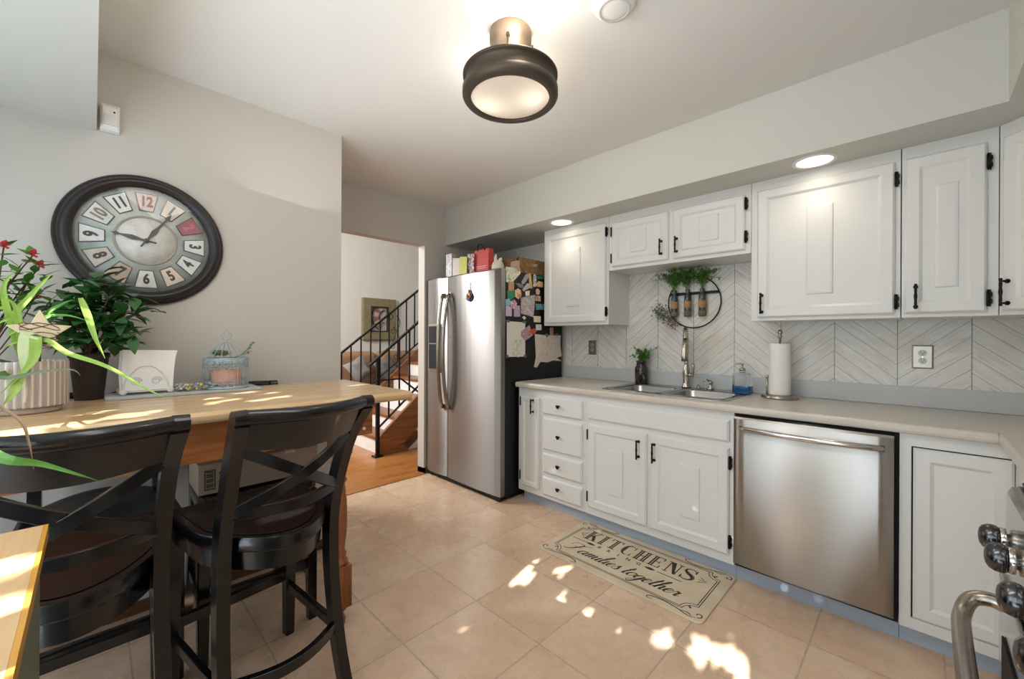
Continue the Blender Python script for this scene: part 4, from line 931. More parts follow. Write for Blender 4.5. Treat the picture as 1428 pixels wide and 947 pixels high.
# Families together, brush script: strokes per letter, in x-heights, slanted
XH = .046; SL = .45
SC = {
 'F': (1.7, [[(-.55, 1.3), (-.75, 1.75), (-.35, 2.15), (.3, 2.15), (.9, 1.95), (1.5, 2.25)], [(.75, 2.0), (.6, 1.2), (.35, .35), (-.1, 0), (-.5, .2)], [(.15, 1.1), (.6, 1.15), (1.05, 1.25)]]),
 'a': (1.05, [[(.75, .8), (.5, 1), (.15, .8), (0, .35), (.2, .02), (.5, .2), (.75, .7), (.8, 1), (.72, .4), (.85, .02), (1.1, .3)]]),
 'm': (1.45, [[(0, .7), (.15, 1), (.2, .5), (.2, 0), (.22, .5), (.4, .95), (.6, .9), (.62, .4), (.62, 0), (.66, .5), (.85, .97), (1.05, .85), (1.05, .3), (1.2, 0), (1.5, .3)]]),
 'i': (.5, [[(0, .6), (.15, 1), (.12, .4), (.25, 0), (.55, .3)], [(.28, 1.42), (.32, 1.5)]]),
 'l': (.55, [[(0, .4), (.3, 1.2), (.4, 2.0), (.25, 2.15), (.12, 1.6), (.1, .5), (.25, 0), (.55, .3)]]),
 'e': (.8, [[(.0, .35), (.4, .5), (.6, .8), (.4, 1), (.12, .75), (.08, .3), (.3, 0), (.6, .1), (.85, .4)]]),
 's': (.7, [[(0, .3), (.3, 1.1), (.38, .8), (.6, .35), (.45, .02), (.15, .05), (.05, .2)], [(.45, .05), (.75, .3)]]),
 't': (.65, [[(.1, .6), (.3, 1.9), (.22, 1.0), (.18, .4), (.32, 0), (.65, .3)], [(-.05, 1.3), (.25, 1.38), (.65, 1.42)]]),
 'o': (.9, [[(.5, 1), (.15, .85), (.02, .4), (.25, .02), (.6, .2), (.7, .65), (.5, 1), (.65, .85), (.95, .8)]]),
 'g': (1.0, [[(.7, .8), (.45, 1), (.12, .75), (.02, .35), (.25, .05), (.55, .3), (.75, .95), (.68, .0), (.5, -.75), (.2, -.95), (0, -.6), (.4, -.2), (1.0, .3)]]),
 'h': (1.0, [[(0, .4), (.3, 1.4), (.4, 2.0), (.25, 2.15), (.15, 1.5), (.12, 0), (.2, .6), (.45, 1), (.62, .8), (.62, .25), (.78, 0), (1.05, .3)]]),
 'r': (.75, [[(0, .5), (.15, 1.05), (.3, .85), (.5, .95), (.45, .4), (.55, .02), (.85, .3)]]),
 ' ': (.55, [])}
ox, oy = mp(.135, .225)
k = Ink()
for ch in 'Families together':
    adv_, sts = SC[ch]
    for s_ in sts:
        pts = [(ox + (a + b * SL) * XH, oy + b * XH) for a, b in cm2(s_, 5)]
        k.stroke(pts, .005, pen=(.0042, .0125))
    ox += adv_ * XH
    if ch == ' ': k.build('script_word', M_mi, c); k = Ink()
k.build('script_word', M_mi, c)
# border and flourishes
k = Ink()
def line(p, q, w=.0045): k.stroke([p, q], w)
def arc(cx, cy, r, a0, a1, w=.0045, n=10): k.stroke([(cx + r * math.cos(R(a0 + (a1 - a0) * i / n)), cy + r * math.sin(R(a0 + (a1 - a0) * i / n))) for i in range(n + 1)], w)
for ins, rr_ in ((.052, .055), (.062, .058)):
    x0, x1, y0, y1 = MX0 + ins, MX1 - ins, MY0 + ins, MY1 - ins
    line((x0 + rr_, y0), (x1 - rr_, y0)); line((x0 + rr_, y1), (x1 - rr_, y1)); line((x0, y0 + rr_), (x0, y1 - rr_)); line((x1, y0 + rr_), (x1, y1 - rr_))
    arc(x0, y0, rr_, 0, 90); arc(x1, y0, rr_, 90, 180); arc(x1, y1, rr_, 180, 270); arc(x0, y1, rr_, 270, 360)
def curl(px_, py_, fx, fy):
    base = [(.0, .0), (.02, -.012), (.045, -.012), (.10, .004), (.17, .012), (.22, .004), (.235, -.012), (.215, -.020), (.205, -.010)]
    k.stroke([(px_ + a * fx, py_ + b * fy) for a, b in cm2(base, 4)], .007, taper=True)
    b2 = [(.0, .0), (-.014, .010), (-.010, .028), (.006, .028), (.008, .016)]
    k.stroke([(px_ + a * fx, py_ + b * fy) for a, b in cm2(b2, 4)], .006)
    b3 = [(.02, -.010), (.045, .006), (.08, .0)]
    k.stroke([(px_ + a * fx, py_ + b * fy) for a, b in cm2(b3, 4)], .006, taper=True)
for fx, fy, X_, Y_ in ((1, 1, MX0 + .03, MY0 + .032), (-1, 1, MX1 - .03, MY0 + .032), (1, -1, MX0 + .03, MY1 - .032), (-1, -1, MX1 - .03, MY1 - .032)):
    curl(X_, Y_, fx, fy); k.stroke([(X_ + .045 * fx, Y_ + .045 * fy), (X_ + .058 * fx, Y_ + .058 * fy)], .009)
for u, f in ((.09, 1), (.90, -1)):
    q = mp(u, .66)
    for a in (-.4, 0, .4): k.stroke([(q[0], q[1]), (q[0] + f * .03, q[1] + a * .05), (q[0] + f * .045, q[1] + a * .08)], .006, taper=True)
k.build('border_ornament', M_mi, c)

# ------------------------------------------------------------ counter-height table
TZ = 1.0; TX0, TX1, TY0, TY1 = -.225, .520, -3.40, -1.885
c = thing('dining_table', (.15, -2.6, 0), 'counter-height butcher block table with honey wood apron and turned legs', 'table')
m = MB(); zt0 = TZ - .038
m.prism([(TX0, zt0), (TX1 - .012, zt0), (TX1, zt0 + .010), (TX1 + .002, TZ - .012), (TX1 - .008, TZ - .002), (TX1 - .018, TZ), (TX0, TZ)], (0, TY1 - TY0, 0), (0, TY0, 0), (1, 0, 0), (0, 0, 1))
m.build('tabletop', M_butch, c, bevel=.006)
AX = .455; AY = -2.055
m = MB(); m.box(AX - .02, AX, -3.3, AY, .818, zt0 - .001); MBa = m.build('apron', M_honey, c)
MB().box(TX0 + .05, TX0 + .07, -3.3, AY, .818, zt0 - .001).build('apron', M_honey, c)
MB().box(TX0 + .07, AX - .02, AY - .02, AY, .818, zt0 - .001).build('apron', M_honey, c)
for y in (-2.075, -2.78): MB().lathe([(.008, AX + .0005), (.008, AX + .003), (.004, AX + .006)], (0, y - (0.02 if y > -2.5 else 0), .845), 'x', 14).build('screw_cap', mat('cap_white', (206, 200, 194), .4), MBa)
def turned_leg(x, y):
    m = MB(); h = .04
    for a, b in ((.75, zt0 - .001), (.090, .27)):
        m.rings([[(x - h, y - h, a), (x + h, y - h, a), (x + h, y + h, a), (x - h, y + h, a)], [(x - h, y - h, b), (x + h, y - h, b), (x + h, y + h, b), (x - h, y + h, b)]])
    m.lathe([(.016, .001), (.026, .012), (.028, .035), (.018, .055), (.024, .07), (.034, .080), (.030, .090)], (x, y, 0), n=20)
    m.lathe([(.034, .27), (.038, .285), (.026, .30), (.030, .318), (.022, .335), (.030, .40), (.033, .47), (.030, .55), (.022, .62), (.032, .635), (.022, .65), (.034, .685), (.038, .71), (.028, .73), (.036, .75)], (x, y, 0), n=20)
    m.build('leg', M_honeyz, c, bevel=.003)
for x, y in ((.435, -2.195), (TX0 + .10, -2.15), (.415, -3.26), (TX0 + .10, -3.26)): turned_leg(x, y)

# ------------------------------------------------------------ stools
def make_stool():
    t = thing('counter_stool', (0, 0, 0), 'black wooden x-back counter stool', 'stool', 'black x-back counter stools')
    # local frame: front towards -x, width along y
    so = []                                # seat outline (x,y)
    so = [(-.225, -.19), (-.225, .19), (-.205, .212), (.055, .203), (.090, .192)]
    arcp = [(.10 + .190 * math.sin(PI * (i + 1) / 20) ** .8, .185 - .37 * (i + 1) / 20) for i in range(19)]
    so += arcp + [(.090, -.192), (.055, -.203), (-.205, -.212)]
    so = so[::-1]
    def ring(sc, z): return [(-.02 + (x + .02) * sc, y * sc, z) for x, y in so]
    m = MB(); m.rings([ring(.985, .578), ring(1.0, .583), ring(1.0, .612), ring(.985, .620), ring(.93, .619), ring(.80, .610), ring(.5, .602)])
    m.build('seat', M_chair, t)
    MB().rings([ring(.86, .6165), ring(.80, .6142), ring(.5, .6105), ring(.2, .609)], cap0=False).build('seat_inset', M_seat, t)
    MB().rings([ring(.93, .520), ring(.95, .5775)]).build('seat_apron', M_chair, t)
    for s in (-1, 1):
        MB().bar([(-.205, s * .198, 0.0005), (-.200, s * .196, .3), (-.195, s * .193, .5775)], .040, .046, (1, 0, 0), [(.85, .85), (1, 1), (1.1, 1.1)]).build('leg', M_chair, t, bevel=.004)
        prof = catmull([(.245, s * .188, 0), (.205, s * .180, .15), (.170, s * .175, .36), (.165, s * .172, .50), (.172, s * .172, .62), (.215, s * .174, .76), (.275, s * .180, .90), (.340, s * .190, 0.995), (.352, s * .191, 1.01)], 4)
        prof[0].z = .0005
        n = len(prof); sc = [(1, 1 + .25 * math.exp(-((p.z - .6) / .2) ** 2)) for p in prof]
        MB().bar(prof, .036, .042, (1, 0, 0), sc).build('leg', M_chair, t, bevel=.005)
        cap = MB(); cap.tube([(.352, s * .176, 1.018), (.352, s * .211, 1.018)], [.023, .022], 18, True); cap.build('cap', M_chair, t)
        # side stretchers
        MB().bar([(-.195, s * .194, .20), (.185, s * .181, .20)], .020, .034).build('stretcher', M_chair, t, bevel=.003)
    MB().bar([(-.20, -.18, .245), (-.20, .18, .245)], .024, .036).build('stretcher', M_chair, t, bevel=.003)
    def bow(x0, depth, yw, z, n=17): return [(x0 + depth * math.sin(PI * i / (n - 1)), -yw + 2 * yw * i / (n - 1), z) for i in range(n)]
    MB().bar(bow(.195, .06, .172, .205), .024, .034).build('foot_rail', M_chair, t, bevel=.003)
    # top rail: rolled cap over a curved panel, panel bottom arched
    m = MB(); n = 21
    m.tube(bow(.352, .060, .178, 1.018, n), .0215, 16)
    rs = []
    for i in range(n):
        tt = i / (n - 1); y = -.178 + .356 * tt; b = .060 * math.sin(PI * tt); zb = .905 + .012 * (1 - math.sin(PI * tt))
        xb = .285 + b * .95
        rs.append([(.346 + b, y, 1.015), (.362 + b, y, 1.010), (xb + .016, y, zb), (xb, y, zb)])
    m.rings(rs, smooth=False); m.build('top_rail', M_chair, t)
    MB().bar(bow(.205, .060, .165, .703), .016, .036, scale=None).build('lower_rail', M_chair, t, bevel=.003)
    for s in (-1, 1):
        p = []
        for i in range(15):
            tt = i / 14; y = s * (-.160 + .320 * tt); z = .712 + .198 * tt
            p.append((.215 + .07 * tt + .058 * math.sin(PI * tt) + (.007 if s > 0 else -.001), y, z))
        MB().sweep(p, [(-.008, -.017), (.008, -.017), (.008, .017), (-.008, .017)], (0, 0, 1)).build('cross_slat', M_chair, t, bevel=.002)
    return t
st0 = make_stool()
def smooth_by_angle(me, deg):
    fc = {}
    for p in me.polygons:
        p.use_smooth = True
        for e in p.edge_keys: fc.setdefault(e, []).append(p.normal.copy())
    for e in me.edges:
        n = fc.get(tuple(sorted(e.vertices)), [])
        if len(n) != 2 or n[0].angle(n[1], 0) > R(deg): e.use_edge_sharp = True
for ch in kids(st0):
    smooth_by_angle(ch.data, 36)
    for v in ch.data.vertices:
        z = v.co.z
        v.co.z = z * 1.04 if z < .65 else z + .026 - (z - .65) / .39 * .010
SP = [(.555, -2.530, 8, 'black x-back stool nearest the sink, at the right front of the table'),
      (.545, -2.985, 0, 'black x-back stool at the left front, beside the wood-topped cabinet'),
      (.085, -2.455, 180, 'black stool behind the table with a cardboard box on its seat'),
      (.085, -2.925, 180, 'black stool behind the table, in back of the left front stool')]
for i, (x, y, a, lb) in enumerate(SP):
    s_ = st0 if i == 0 else copy_tree(st0)
    s_.location = (x, y, 0); s_.rotation_euler.z = R(a); s_['label'] = lb
    if a == 180: s_.scale.z = .965
# cardboard box
c = thing('cardboard_box', (.1, -2.42, .621), 'long pale cardboard box with arrow marks on the stool under the table', 'box')
bx0, bx1, by0, by1, bz0, bz1 = -.02, .20, -2.655, -2.20, .6215, .742
MB().box(bx0, bx1, by0, by1, bz0, bz1).build('carton', M_card, c, bevel=.002)
MB().box(bx1 - .03, bx1 + .001, -2.34, -2.30, bz1 - .012, bz1 + .001).build('tape', mat('tape_pale', (214, 206, 196), .5), c)
k = MB(); xx = bx1 + .0006
def yb(x0, x1, z0, z1): k.box(xx, xx + .0006, x0, x1, z0, z1)
ya = -2.635
for a, b, z0, z1 in ((0, .036, 0, .003), (0, .036, .077, .080), (0, .003, 0, .080), (.033, .036, 0, .080)): yb(ya + a, ya + b, .638 + z0, .638 + z1)
for i in range(11): yb(ya + .006, ya + .030, .643 + i * .0066, .643 + i * .0066 + (.0042 if i % 3 else .0022))
for d in (.052, .069):
    yb(ya + d, ya + d + .003, .672, .700); k.prism([(-.006, 0), (.006, 0), (0, .010)], (.0006, 0, 0), (xx, ya + d + .0015, .698), (0, 1, 0), (0, 0, 1))
yb(ya + .044, ya + .080, .664, .6665)
k.build('printed_marks', M_ink, c)
text_mesh('FRAGILE', .012, Matrix.Translation((xx + .0006, ya + .062, .656)) @ Matrix(((0, 0, 1, 0), (1, 0, 0, 0), (0, 1, 0, 0), (0, 0, 0, 1))), M_ink, 'printed_word', c, extrude=.0001) if False else None

# ------------------------------------------------------------ cabinet with wooden top, lower left
c = thing('wood_top_cabinet', (2.0, -3.3, 0), 'grey-green cabinet with a wooden top at the lower left corner', 'cabinet')
MB().box(1.104, 1.78, -3.50, -3.010, .895, .914).build('wood_top', wood('light_oak_top', (196, 152, 104), (210, 172, 126), (222, 188, 144), 'x', .3), c)
MB().box(1.104, 1.78, -3.0098, -3.004, .892, .914).build('front_edge', wood('golden_edge', (184, 122, 44), (204, 144, 62), (220, 168, 84), 'x', .3), c)
MB().box(1.118, 1.78, -3.50, -3.022, .002, .894).build('body', mat('grey_green_paint', (118, 120, 100), .4, var=.04), c)
MB().box(1.14, 1.60, -3.0219, -3.012, .12, .86).build('door', mat('grey_green_paint', (0, 0, 0)), c, bevel=.004)

# ------------------------------------------------------------ hall beyond the doorway
XR = -1.83; Y0 = -.80; RISE = .185; RUN = .222
c = thing('staircase', (-2.3, -.2, 0), 'brown oak staircase with white risers in the hall beyond the doorway', 'staircase')
for k in range(9):
    ya = Y0 + k * RUN
    MB().box(-2.76, XR - .045, ya, ya + .02, k * RISE + .001, (k + 1) * RISE - .03).build('riser', M_white, c)
    MB().box(-2.76, XR - .045, ya - .022, ya + RUN + .018, (k + 1) * RISE - .0295, (k + 1) * RISE).build('tread', M_stair, c, bevel=.005)
slp = RISE / RUN
for x in (XR - .044, -2.80):
    MB().prism([(Y0 - .012, .001), (Y0 - .012, .20), (Y0 + .01, .225), (1.2, .225 + (1.19 - Y0) * slp), (1.2, .225 + (1.19 - Y0) * slp - .36), (-.54, .075), (-.47, .001)], (.04, 0, 0), (x, 0, 0), (0, 1, 0), (0, 0, 1)).build('stringer', M_stair, c)
struct(MB().prism([(-.46, .001), (1.2, 1.25), (1.2, .001)], (.02, 0, 0), (XR - .035, 0, 0), (0, 1, 0), (0, 0, 1)), 'wall_under_stairs', M_hallw)
def railing(x, p0, p1, b0, b1, ys, newel_y, label, ztop):
    c = thing('stair_railing', (x, newel_y, 0), label, 'railing')
    def zl(a, b, y): return a[1] + (b[1] - a[1]) * (y - a[0]) / (b[0] - a[0])
    MB().bar([(x, p0[0], p0[1]), (x, p1[0], p1[1])], .042, .022).build('handrail', M_blk, c, bevel=.004)
    MB().bar([(x, b0[0], b0[1]), (x, b1[0], b1[1])], .028, .012).build('bottom_bar', M_blk, c)
    zb = RISE + .001 if x < -2.5 else .001
    MB().box(x - .017, x + .017, newel_y - .017, newel_y + .017, 0.001, ztop).box(x - .045, x + .045, newel_y - .045, newel_y + .045, .0005, .012).build('newel_post', M_blk, c)
    for y in ys: MB().box(x - .007, x + .007, y - .007, y + .007, zl(b0, b1, y), zl(p0, p1, y) - .008).build('baluster', M_blk, c)
    return c
a0, a1 = at(515, 510, 'x', XR), at(587, 446, 'x', XR); b0_, b1_ = at(527.5, 597, 'x', XR), at(586, 535.5, 'x', XR)
ex = lambda a, b, y: (y, a.z + (b.z - a.z) * (y - a.y) / (b.y - a.y))
nr = railing(XR, (a0.y, a0.z), ex(a0, a1, .5), (b0_.y, b0_.z), ex(b0_, b1_, .5), [-.84 + .125 * (i + 1) for i in range(10)], -.842, 'black iron railing with a floor newel on the near side of the stairs', 1.035)
MB().bar([(XR, -.84, .80), (XR, -.57, .80), (XR, -.30, .60), (XR, .1, .30)], .03, .014).build('side_rail', M_blk, nr)
a0, a1 = at(475, 493, 'x', -2.75), at(587, 402, 'x', -2.75); b0_, b1_ = at(553, 505, 'x', -2.75), at(587, 475, 'x', -2.75)
fr_ = railing(-2.75, (a0.y, a0.z), ex(a0, a1, .9), ex(b0_, b1_, -.80), ex(b0_, b1_, .9), [-.847 + .128 * (i + 1) for i in range(13)], -.85, 'black iron railing on the far side of the stairs with scrollwork', 1.055)
def spiral(cx, cz, r, a0, turns, sgn=1, n=22): return [(-2.742, cx + r * (1 - .75 * i / n) * math.cos(R(a0) + sgn * 2 * PI * turns * i / n), cz + r * (1 - .75 * i / n) * math.sin(R(a0) + sgn * 2 * PI * turns * i / n)) for i in range(n + 1)]
for px, py, r, a0_, sg in ((545, 441, .055, 100, 1), (548, 461, .045, 90, -1), (548, 483, .045, 60, 1), (552, 497, .05, 80, -1)):
    q = at(px, py, 'x', -2.742); MB().tube(spiral(q.y, q.z, r, a0_, 1.3, sg), .0045, 6).build('scroll', M_blk, fr_)
MB().tube(catmull([at(553, 440, 'x', -2.742), at(558, 450, 'x', -2.742), at(553, 462, 'x', -2.742), at(547, 480, 'x', -2.742), at(543, 486, 'x', -2.742)], 5), .0045, 6).build('scroll', M_blk, fr_)
# framed art
XW = -4.199
p0, p1 = at(504, 412, 'x', XW), at(549, 476, 'x', XW)
ya, yb_, za, zb_ = p0.y, p1.y, at(504, 474, 'x', XW).z, at(504, 415, 'x', XW).z
c = thing('framed_wall_art', (XW, (ya + yb_) / 2, za), 'square olive framed clock-face wall art above the sofa in the hall', 'picture')
w = .15 * (yb_ - ya) / .62 * .95
m = MB()
def ringbox(y0, y1, z0, z1, x): return [(x, y0, z0), (x, y1, z0), (x, y1, z1), (x, y0, z1)]
m.rings([ringbox(ya, yb_, za, zb_, XW), ringbox(ya, yb_, za, zb_, XW + .06), ringbox(ya + .012, yb_ - .012, za + .012, zb_ - .012, XW + .066), ringbox(ya + w, yb_ - w, za + w, zb_ - w, XW + .066), ringbox(ya + w, yb_ - w, za + w, zb_ - w, XW + .02)])
m.build('frame', mat('olive_taupe_frame', (128, 118, 88), .6, var=.15, scale=12), c)
m = MB(); i0 = w - .012
for q in (0, 1): pass
m.rings([ringbox(ya + w - .002, yb_ - w + .002, za + w - .002, zb_ - w + .002, XW + .067), ringbox(ya + w + .018, yb_ - w - .018, za + w + .018, zb_ - w - .018, XW + .069), ringbox(ya + w + .018, yb_ - w - .018, za + w + .018, zb_ - w - .018, XW + .025)], cap0=False, cap1=False)
m.build('inner_frame', mat('dark_umber', (44, 34, 28), .5), c)
MB().box(XW + .021, XW + .026, ya + w, yb_ - w, za + w, zb_ - w).build('backing', mat('art_grey', (172, 170, 166), .6, var=.25, scale=9), c)
cy_, cz_ = yb_ - w - .04, (za + zb_) / 2 + .04
def arcpts(r, a, b, n=18): return [(XW + .034, cy_ + r * math.cos(R(a + (b - a) * i / n)), cz_ + r * math.sin(R(a + (b - a) * i / n))) for i in range(n + 1)]
lim = (yb_ - ya) - 2 * w - .07
MB().bar(arcpts(lim, 120, 240), .012, .022, (1, 0, 0)).build('dial_arc', mat('dark_umber', (0, 0, 0)), c)
MB().bar(arcpts(lim * .45, 95, 262), .010, .014, (1, 0, 0)).build('dial_arc', mat('dark_umber', (0, 0, 0)), c)
for k in range(6):
    a = R(122 + k * 23); U = Vector((0, math.cos(a), math.sin(a))); V = Vector((0, -math.sin(a), math.cos(a)))
    MB().prism([(lim * .52, -.022), (lim * .9, -.042), (lim * .9, .042), (lim * .52, .022)], (.005, 0, 0), Vector((XW + .030, cy_, cz_)), U, V).build('number_plate', mat('art_copper' if k % 2 else 'art_cream', (140, 106, 90) if k % 2 else (188, 178, 160), .6, var=.2, scale=20), c)
# sofa and cushions
c = thing('sofa', (-3.7, 0, 0), 'brown sofa with tall back cushions behind the stair railing', 'sofa')
M_sofa = mat('brown_suede', (150, 118, 88), .85, var=.12, scale=4); M_sofd = mat('dark_brown_leather', (84, 56, 42), .5, var=.15)
MB().box(-4.1, -3.15, -1.6, 1.0, .08, .42).build('base', M_sofa, c, bevel=.03)
MB().box(-4.15, -3.85, -1.6, 1.0, .42, .86).build('backrest', M_sofa, c, bevel=.06)
for y in (-1.55, -.70, .13):
    o = MB().box(-3.90, -3.62, y, y + .80, .50, 1.04).build('back_cushion', M_sofa, c, bevel=.09, bseg=4)
    MB().box(-3.85, -3.12, y, y + .80, .425, .56).build('seat_cushion', M_sofa, c, bevel=.05, bseg=3)
MB().box(-4.1, -3.1, 1.0, 1.2, .08, .72).build('armrest', M_sofd, c, bevel=.06, bseg=3)
for i, (y, cl, lb) in enumerate(((-.30, (132, 130, 128), 'grey pillow leaning on the left of the sofa back'), (.14, (100, 100, 102), 'darker slate pillow to the right of the grey one'), (.60, (66, 58, 60), 'dark brown pillow at the right end of the sofa'))):
    m = MB(); m.M = Matrix.Translation((-3.42, y, .80)) @ Matrix.Rotation(R(-22), 4, 'Y') @ Matrix.Rotation(R(28), 4, 'X')
    m.rings([[(tx, a * s_, b * s_) for a, b in ((-.17, -.17), (0, -.14), (.17, -.17), (.14, 0), (.17, .17), (0, .14), (-.17, .17), (-.14, 0))] for tx, s_ in ((-.07, .5), (-.045, .85), (0, 1), (.045, .85), (.07, .5))], smooth=True)
    tag(settle(m.build('throw_pillow', mat('pillow_%d' % i, cl, .9, var=.1))), lb, 'pillow', 'pillows on the sofa')

# ------------------------------------------------------------ things on the table
ZT1 = TZ + .0006
c_ = MB().box(-.222, -.03, -2.915, -2.375, ZT1, TZ + .012)
tag(settle(c_.build('grey_serving_board', mat('weathered_grey_wood', (178, 180, 178), .7, var=.12, stretch=(8, 1, 1)), bevel=.002)), 'weathered grey board at the wall side of the table under the birdcage', 'board')
ZBD = TZ + .0125
# napkin holder
c = thing('napkin_holder', (-.12, -2.79, ZBD), 'cream scrollwork napkin holder on the grey board', 'napkin holder')
M_cream = mat('cream_iron', (222, 216, 206), .45)
m = MB()
for x in (-.155, -.085):
    m.tube(catmull([(x, -2.862, ZBD + .012), (x, -2.855, ZBD + .06), (x, -2.82, ZBD + .108), (x, -2.79, ZBD + .118), (x, -2.76, ZBD + .108), (x, -2.725, ZBD + .06), (x, -2.718, ZBD + .012)], 5), .003, 8)
    m.tube([(x, -2.862, ZBD + .012), (x, -2.718, ZBD + .012)], .003, 8)
    for yy in (-2.822, -2.758):
        m.tube([(x, yy + .018 * (1 - .6 * i / 20) * math.cos(2 * PI * 1.4 * i / 20), ZBD + .055 + .018 * (1 - .6 * i / 20) * math.sin(2 * PI * 1.4 * i / 20)) for i in range(21)], .0022, 6)
for y in (-2.85, -2.73): m.bar([(-.155, y, ZBD + .01), (-.085, y, ZBD + .01)], .006, .004)
m.build('frame', M_cream, c)
for x, y in ((-.155, -2.868), (-.080, -2.862), (-.155, -2.712), (-.085, -2.712)):
    MB().lathe([(.004, -.004), (.012, -.004), (.012, .004), (.004, .004)], (x, y, ZBD + .0125), 'x', 16).build('scroll_foot', M_cream, c)
m = MB(); rs = []
for k, (dx, tw) in enumerate(((-.138, .0), (-.124, .004), (-.110, -.003), (-.097, .006))):
    z0, z1 = ZBD + .016, ZBD + .182 + .004 * (k % 2)
    ya_, yb2 = -2.868 + tw, -2.712 + tw * 1.5
    m.rings([[(dx, ya_, z0), (dx + .010, ya_, z0), (dx + .010, yb2, z0), (dx, yb2, z0)], [(dx - .001, ya_ - .004, (z0 + z1) / 2), (dx + .011, ya_ - .004, (z0 + z1) / 2), (dx + .011, yb2 + .003, (z0 + z1) / 2), (dx - .001, yb2 + .003, (z0 + z1) / 2)], [(dx, ya_, z1), (dx + .006, ya_, z1), (dx + .006, yb2 + .012 + (.01 if k < 2 else 0), z1 - .006), (dx, yb2 + .012 + (.01 if k < 2 else 0), z1 - .006)]])
tag(settle(m.build('napkin_stack', mat('white_napkin', (236, 234, 232), .9))), 'stack of white paper napkins standing in the cream holder', 'napkins')
# floral garland
rng = random.Random(3)
c = thing('bead_wreath', (-.10, -2.61, ZBD), 'small coiled bead and flower garland in blue and yellow on the grey board', 'garland')
cols = [(150, 160, 172), (206, 188, 110), (214, 214, 204), (118, 146, 172), (166, 150, 112)]
for ci, cl in enumerate(cols):
    m = MB()
    for k in range(44):
        a = rng.uniform(0, 2 * PI); r = rng.uniform(.55, 1)
        m.sphere((-.105 + .045 * r * math.cos(a), -2.61 + .088 * r * math.sin(a), ZBD + .009 + rng.uniform(0, .020)), rng.uniform(.004, .008), 6, 4)
    m.build('bead_cluster', mat('bead_%d' % ci, cl, .35), c, kind='stuff')
# birdcage
bx, by, br = -.125, -2.503, .088
c = thing('birdcage_planter', (bx, by, ZBD), 'pale blue openwork metal birdcage with succulents and a candle', 'birdcage')
M_bc = mat('distressed_blue_metal', (164, 180, 190), .55, var=.15, scale=40)
MB().lathe([(br + .006, ZBD + .0005), (br + .008, ZBD + .004), (br + .006, ZBD + .008), (br - .002, ZBD + .009)], (bx, by, 0), n=40).build('base', M_bc, c)
def lace(z0, z1, up, name):
    m = MB(); n = 72
    for i in range(n):
        a0, a1 = 2 * PI * i / n, 2 * PI * (i + 1) / n
        d0 = abs(math.sin(a0 * 9)); d1 = abs(math.sin(a1 * 9))
        def P_(a, z, r=br): return (bx + r * math.cos(a), by + r * math.sin(a), z)
        hgt = z1 - z0
        if up: m.quad(P_(a0, z0), P_(a1, z0), P_(a1, z0 + hgt * (.12 + .18 * d1)), P_(a0, z0 + hgt * (.12 + .18 * d0)))
        else: m.quad(P_(a0, z1), P_(a1, z1), P_(a1, z1 - hgt * (.22 + .20 * d1)), P_(a0, z1 - hgt * (.22 + .20 * d0)))
    for row in range(2 if up else 3):
        for k in range(22):
            a = 2 * PI * (k + .5 * row) / 22; z = (z0 + .014 + .012 * row) if up else (z1 - .016 - .012 * row)
            m.tube([(bx + (br + .001) * math.cos(a + .11 * math.cos(t)), by + (br + .001) * math.sin(a + .11 * math.cos(t)), z + .0085 * math.sin(t)) for t in [2 * PI * j / 8 for j in range(8)]], .0018, 4, closed=True)
    o = m.build(name, M_bc, c); sm = o.modifiers.new('solid', 'SOLIDIFY'); sm.thickness = .0015
lace(ZBD + .004, ZBD + .040, True, 'lace_band'); lace(ZBD + .088, ZBD + .140, False, 'lace_band')
MB().tube([(bx + br * math.cos(2 * PI * k / 40), by + br * math.sin(2 * PI * k / 40), ZBD + .141) for k in range(40)], .0022, 6, closed=True).build('rim', M_bc, c)
m = MB()
for k in range(18):
    a = 2 * PI * k / 18; m.cyl((bx + br * math.cos(a), by + br * math.sin(a), ZBD + .006), (bx + br * math.cos(a), by + br * math.sin(a), ZBD + .14), .0012, n=5)
for k in range(14):
    a = 2 * PI * k / 14; m.tube(catmull([(bx + r * math.cos(a), by + r * math.sin(a), z) for r, z in ((br - .012, ZBD + .141), (.058, ZBD + .172), (.035, ZBD + .198), (.012, ZBD + .212), (.004, ZBD + .222))], 3), .0012, 5)
m.build('cage_wire', M_bc, c)
m = MB()
for s_ in (-1, 1):
    m.tube(catmull([(bx, by, ZBD + .220), (bx, by + s_ * .016, ZBD + .238), (bx, by + s_ * .022, ZBD + .252), (bx, by + s_ * .012, ZBD + .258), (bx, by + s_ * .004, ZBD + .248)], 5), .0022, 6)
    m.tube(catmull([(bx, by + s_ * .012, ZBD + .255), (bx, by + s_ * .006, ZBD + .268), (bx, by, ZBD + .274)], 4), .002, 6)
m.lathe([(.002, ZBD + .212), (.008, ZBD + .216), (.008, ZBD + .222), (.002, ZBD + .226)], (bx, by, 0), n=12)
m.build('finial', M_bc, c)
MB().lathe([(.055, ZBD + .0095), (.058, ZBD + .012), (.058, ZBD + .085), (.05, ZBD + .088)], (bx, by, 0), n=28).build('inner_candle', mat('peach_candle', (214, 168, 146), .6, var=.1, scale=20), c)
m = MB(); m2 = MB()
for q in range(3):
    ctr = (bx + .02 * (q - 1), by - .035 + .012 * q, ZBD + .150)
    for k in range(26):
        a = k * 2.4; e = .2 + k * .045
        m.leaf(ctr, (math.cos(a) * math.cos(e), math.sin(a) * math.cos(e), math.sin(e)), (0, 0, 1), .044 - .0006 * k, .015, -.1, 3)
m.build('succulent', mat('sage_green', (136, 156, 122), .5, var=.2, scale=40), c)
st = MB()
